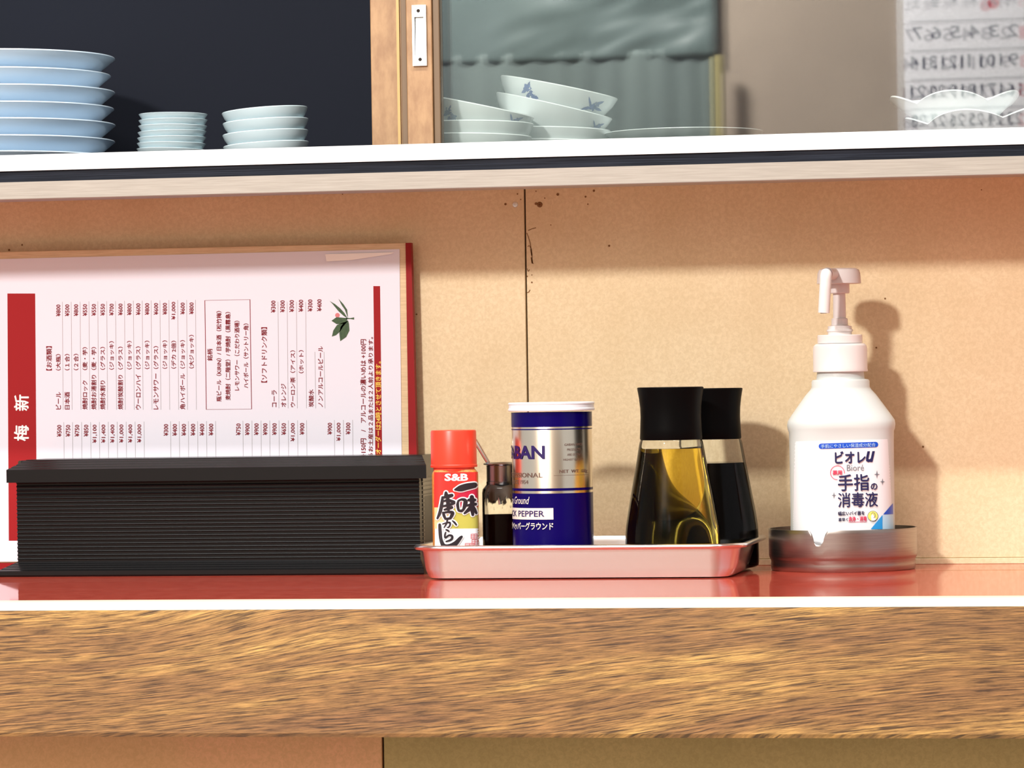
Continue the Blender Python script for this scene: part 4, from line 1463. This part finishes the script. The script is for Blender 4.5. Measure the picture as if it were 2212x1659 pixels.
ccx, ccy = Lx(1397), Ly(1320)
pr.disc(ccx, ccy, 11.4, M['grey'], 0.0005)
pr.disc(ccx, ccy, 10.4, M['yellow'], 0.0008)
pr.poly([(ccx - 3, ccy + 10), (ccx - 4, ccy), (ccx - 1, ccy - 5), (ccx + 2, ccy - 1), (ccx + 4, ccy + 3), (ccx + 7, ccy + 7), (ccx + 3, ccy + 10)], M['lab_white'], 0.0011)
pr.line([(ccx - 4, ccy - 4), (ccx, ccy - 8), (ccx + 4, ccy - 6), (ccx + 5, ccy), (ccx + 2, ccy + 4)], 1.1, M['grey'], 0.0013)
pr.poly([(1928.3, Ly(1110)), (1929, Ly(1290)), (Lx(1565), Ly(1293))], M['blue'], 0.0005)
pr.poly([(Lx(1555), Ly(1300)), (1929, Ly(1294)), (1929.5, Ly(1530)), (Lx(1553), Ly(1532))], M['pale_blue'], 0.0005)
pr.poly([(Lx(1553), Ly(1302)), (Lx(1553), Ly(1533)), (Lx(1362), Ly(1533))], M['sky'], 0.0006)
pr.build('label', bot)

# ------------------------------------------------------------------ the room behind the seats (seen mirrored in the cabinet glass)
MIR = 2 * (YF + 0.005)                     # mirror plane of the front pane


def behind(px, py, y):
    """where a thing at depth y stands that the pane mirrors at a measured position"""
    p = at(px, py, MIR - y)
    return p.x, p.z


def cloth(name, px0, py0, px1, py1, y, m, label, amp, fn, nx=70, nz=50):
    x0, z1 = behind(px0, py0, y)
    x1, z0 = behind(px1, py1, y)
    vs, fs = [], []
    for j in range(nz + 1):
        for i in range(nx + 1):
            u, v = i / nx, j / nz
            vs.append((x0 + (x1 - x0) * u, y + amp * fn(u, v), z0 + (z1 - z0) * v))
    for j in range(nz):
        for i in range(nx):
            a = j * (nx + 1) + i
            fs.append((a, a + 1, a + nx + 2, a + nx + 1))
    o = mesh_obj(name, vs, fs, m, angle=180)
    sm = o.modifiers.new('thickness', 'SOLIDIFY')
    sm.thickness = 0.002
    return tag(o, label, 'curtain')


def crease(u, v):
    w = max(0.0, u - 0.35) / 0.65 * min(1.0, (1.0 - u) / 0.06)
    a = noise.noise((u * 3 + v * 4, v * 9 - u * 5, 1.3)) * w
    return a + 0.5 * w * noise.noise((u * 9, v * 22 - u * 10, 4.0))


cloth('plastic_sheet', 700, -420, 1552, 120, -3.184, M['sheet'], 'grey green plastic sheet hanging behind the seats', 0.013, crease)
cloth('green_curtain', 700, 128, 1552, 700, -3.185, M['curtain'], 'dull green curtain hanging under the plastic sheet', 0.004, lambda u, v: math.sin(u * 95) * (0.5 + 0.5 * noise.noise((u * 8, 0, 0))))
x, z1 = behind(1564, 118, -3.16)
x, z0 = behind(1564, 700, -3.16)
pole = G().tube([(x, -3.16, z0), (x, -3.16, z1)], 0.0085, 14).build('curtain_pole', M['pole'])
tag(pole, 'yellowed upright pole beside the green curtain', 'pole')
x0, z1 = behind(1945, -330, -3.19)
x1, z0 = behind(2275, 330, -3.19)
cal = empty('calendar', ((x0 + x1) / 2, -3.195, z0), 'white wall calendar with large day numbers on the brown wall', 'calendar')
G().box(x0, x1, -3.1985, -3.195, z0, z1, 0.0005).build('sheet_of_month', M['cal'], cal)
kx = (x1 - x0) / 330.0
# seen from the seats the week starts at the left; x grows towards the right of someone facing the wall (that is -x)
pr = Print(lambda x, y, l: Vector((x1 - x * kx, -3.195 + l, z1 - y * (z1 - z0) / 660.0)))
for r, day in enumerate((2, 9, 16, 23)):
    for c_ in range(7):
        d_ = day - 1 + c_
        if d_ < 1 or d_ > 30: continue
        X_ = 42 + 43.0 * c_
        Y_ = 385 + 62 * r
        w_ = 22 if d_ > 9 else 12
        pr.text(str(d_), X_ - w_ / 2 - 6, Y_ - 2, X_ + w_ / 2 + 6, Y_ + 26, M['cal_red'] if c_ == 0 else M['cal_ink'], bold=0.02)
pr.text('6', 130, 20, 220, 150, M['cal_ink'], bold=0.02)
for c_, t in enumerate('日月火水木金土'):
    pr.text(t, 34 + 43 * c_, 320, 54 + 43 * c_, 342, M['cal_red'] if c_ == 0 else M['cal_ink'])
pr.disc(128, 337, 13, M['cal_red'], 0.0003)
for r in range(4): pr.line([(14, 372 + 62 * r), (316, 372 + 62 * r)], 2, M['cal_ink'], 0.0003)
pr.build('print', cal)
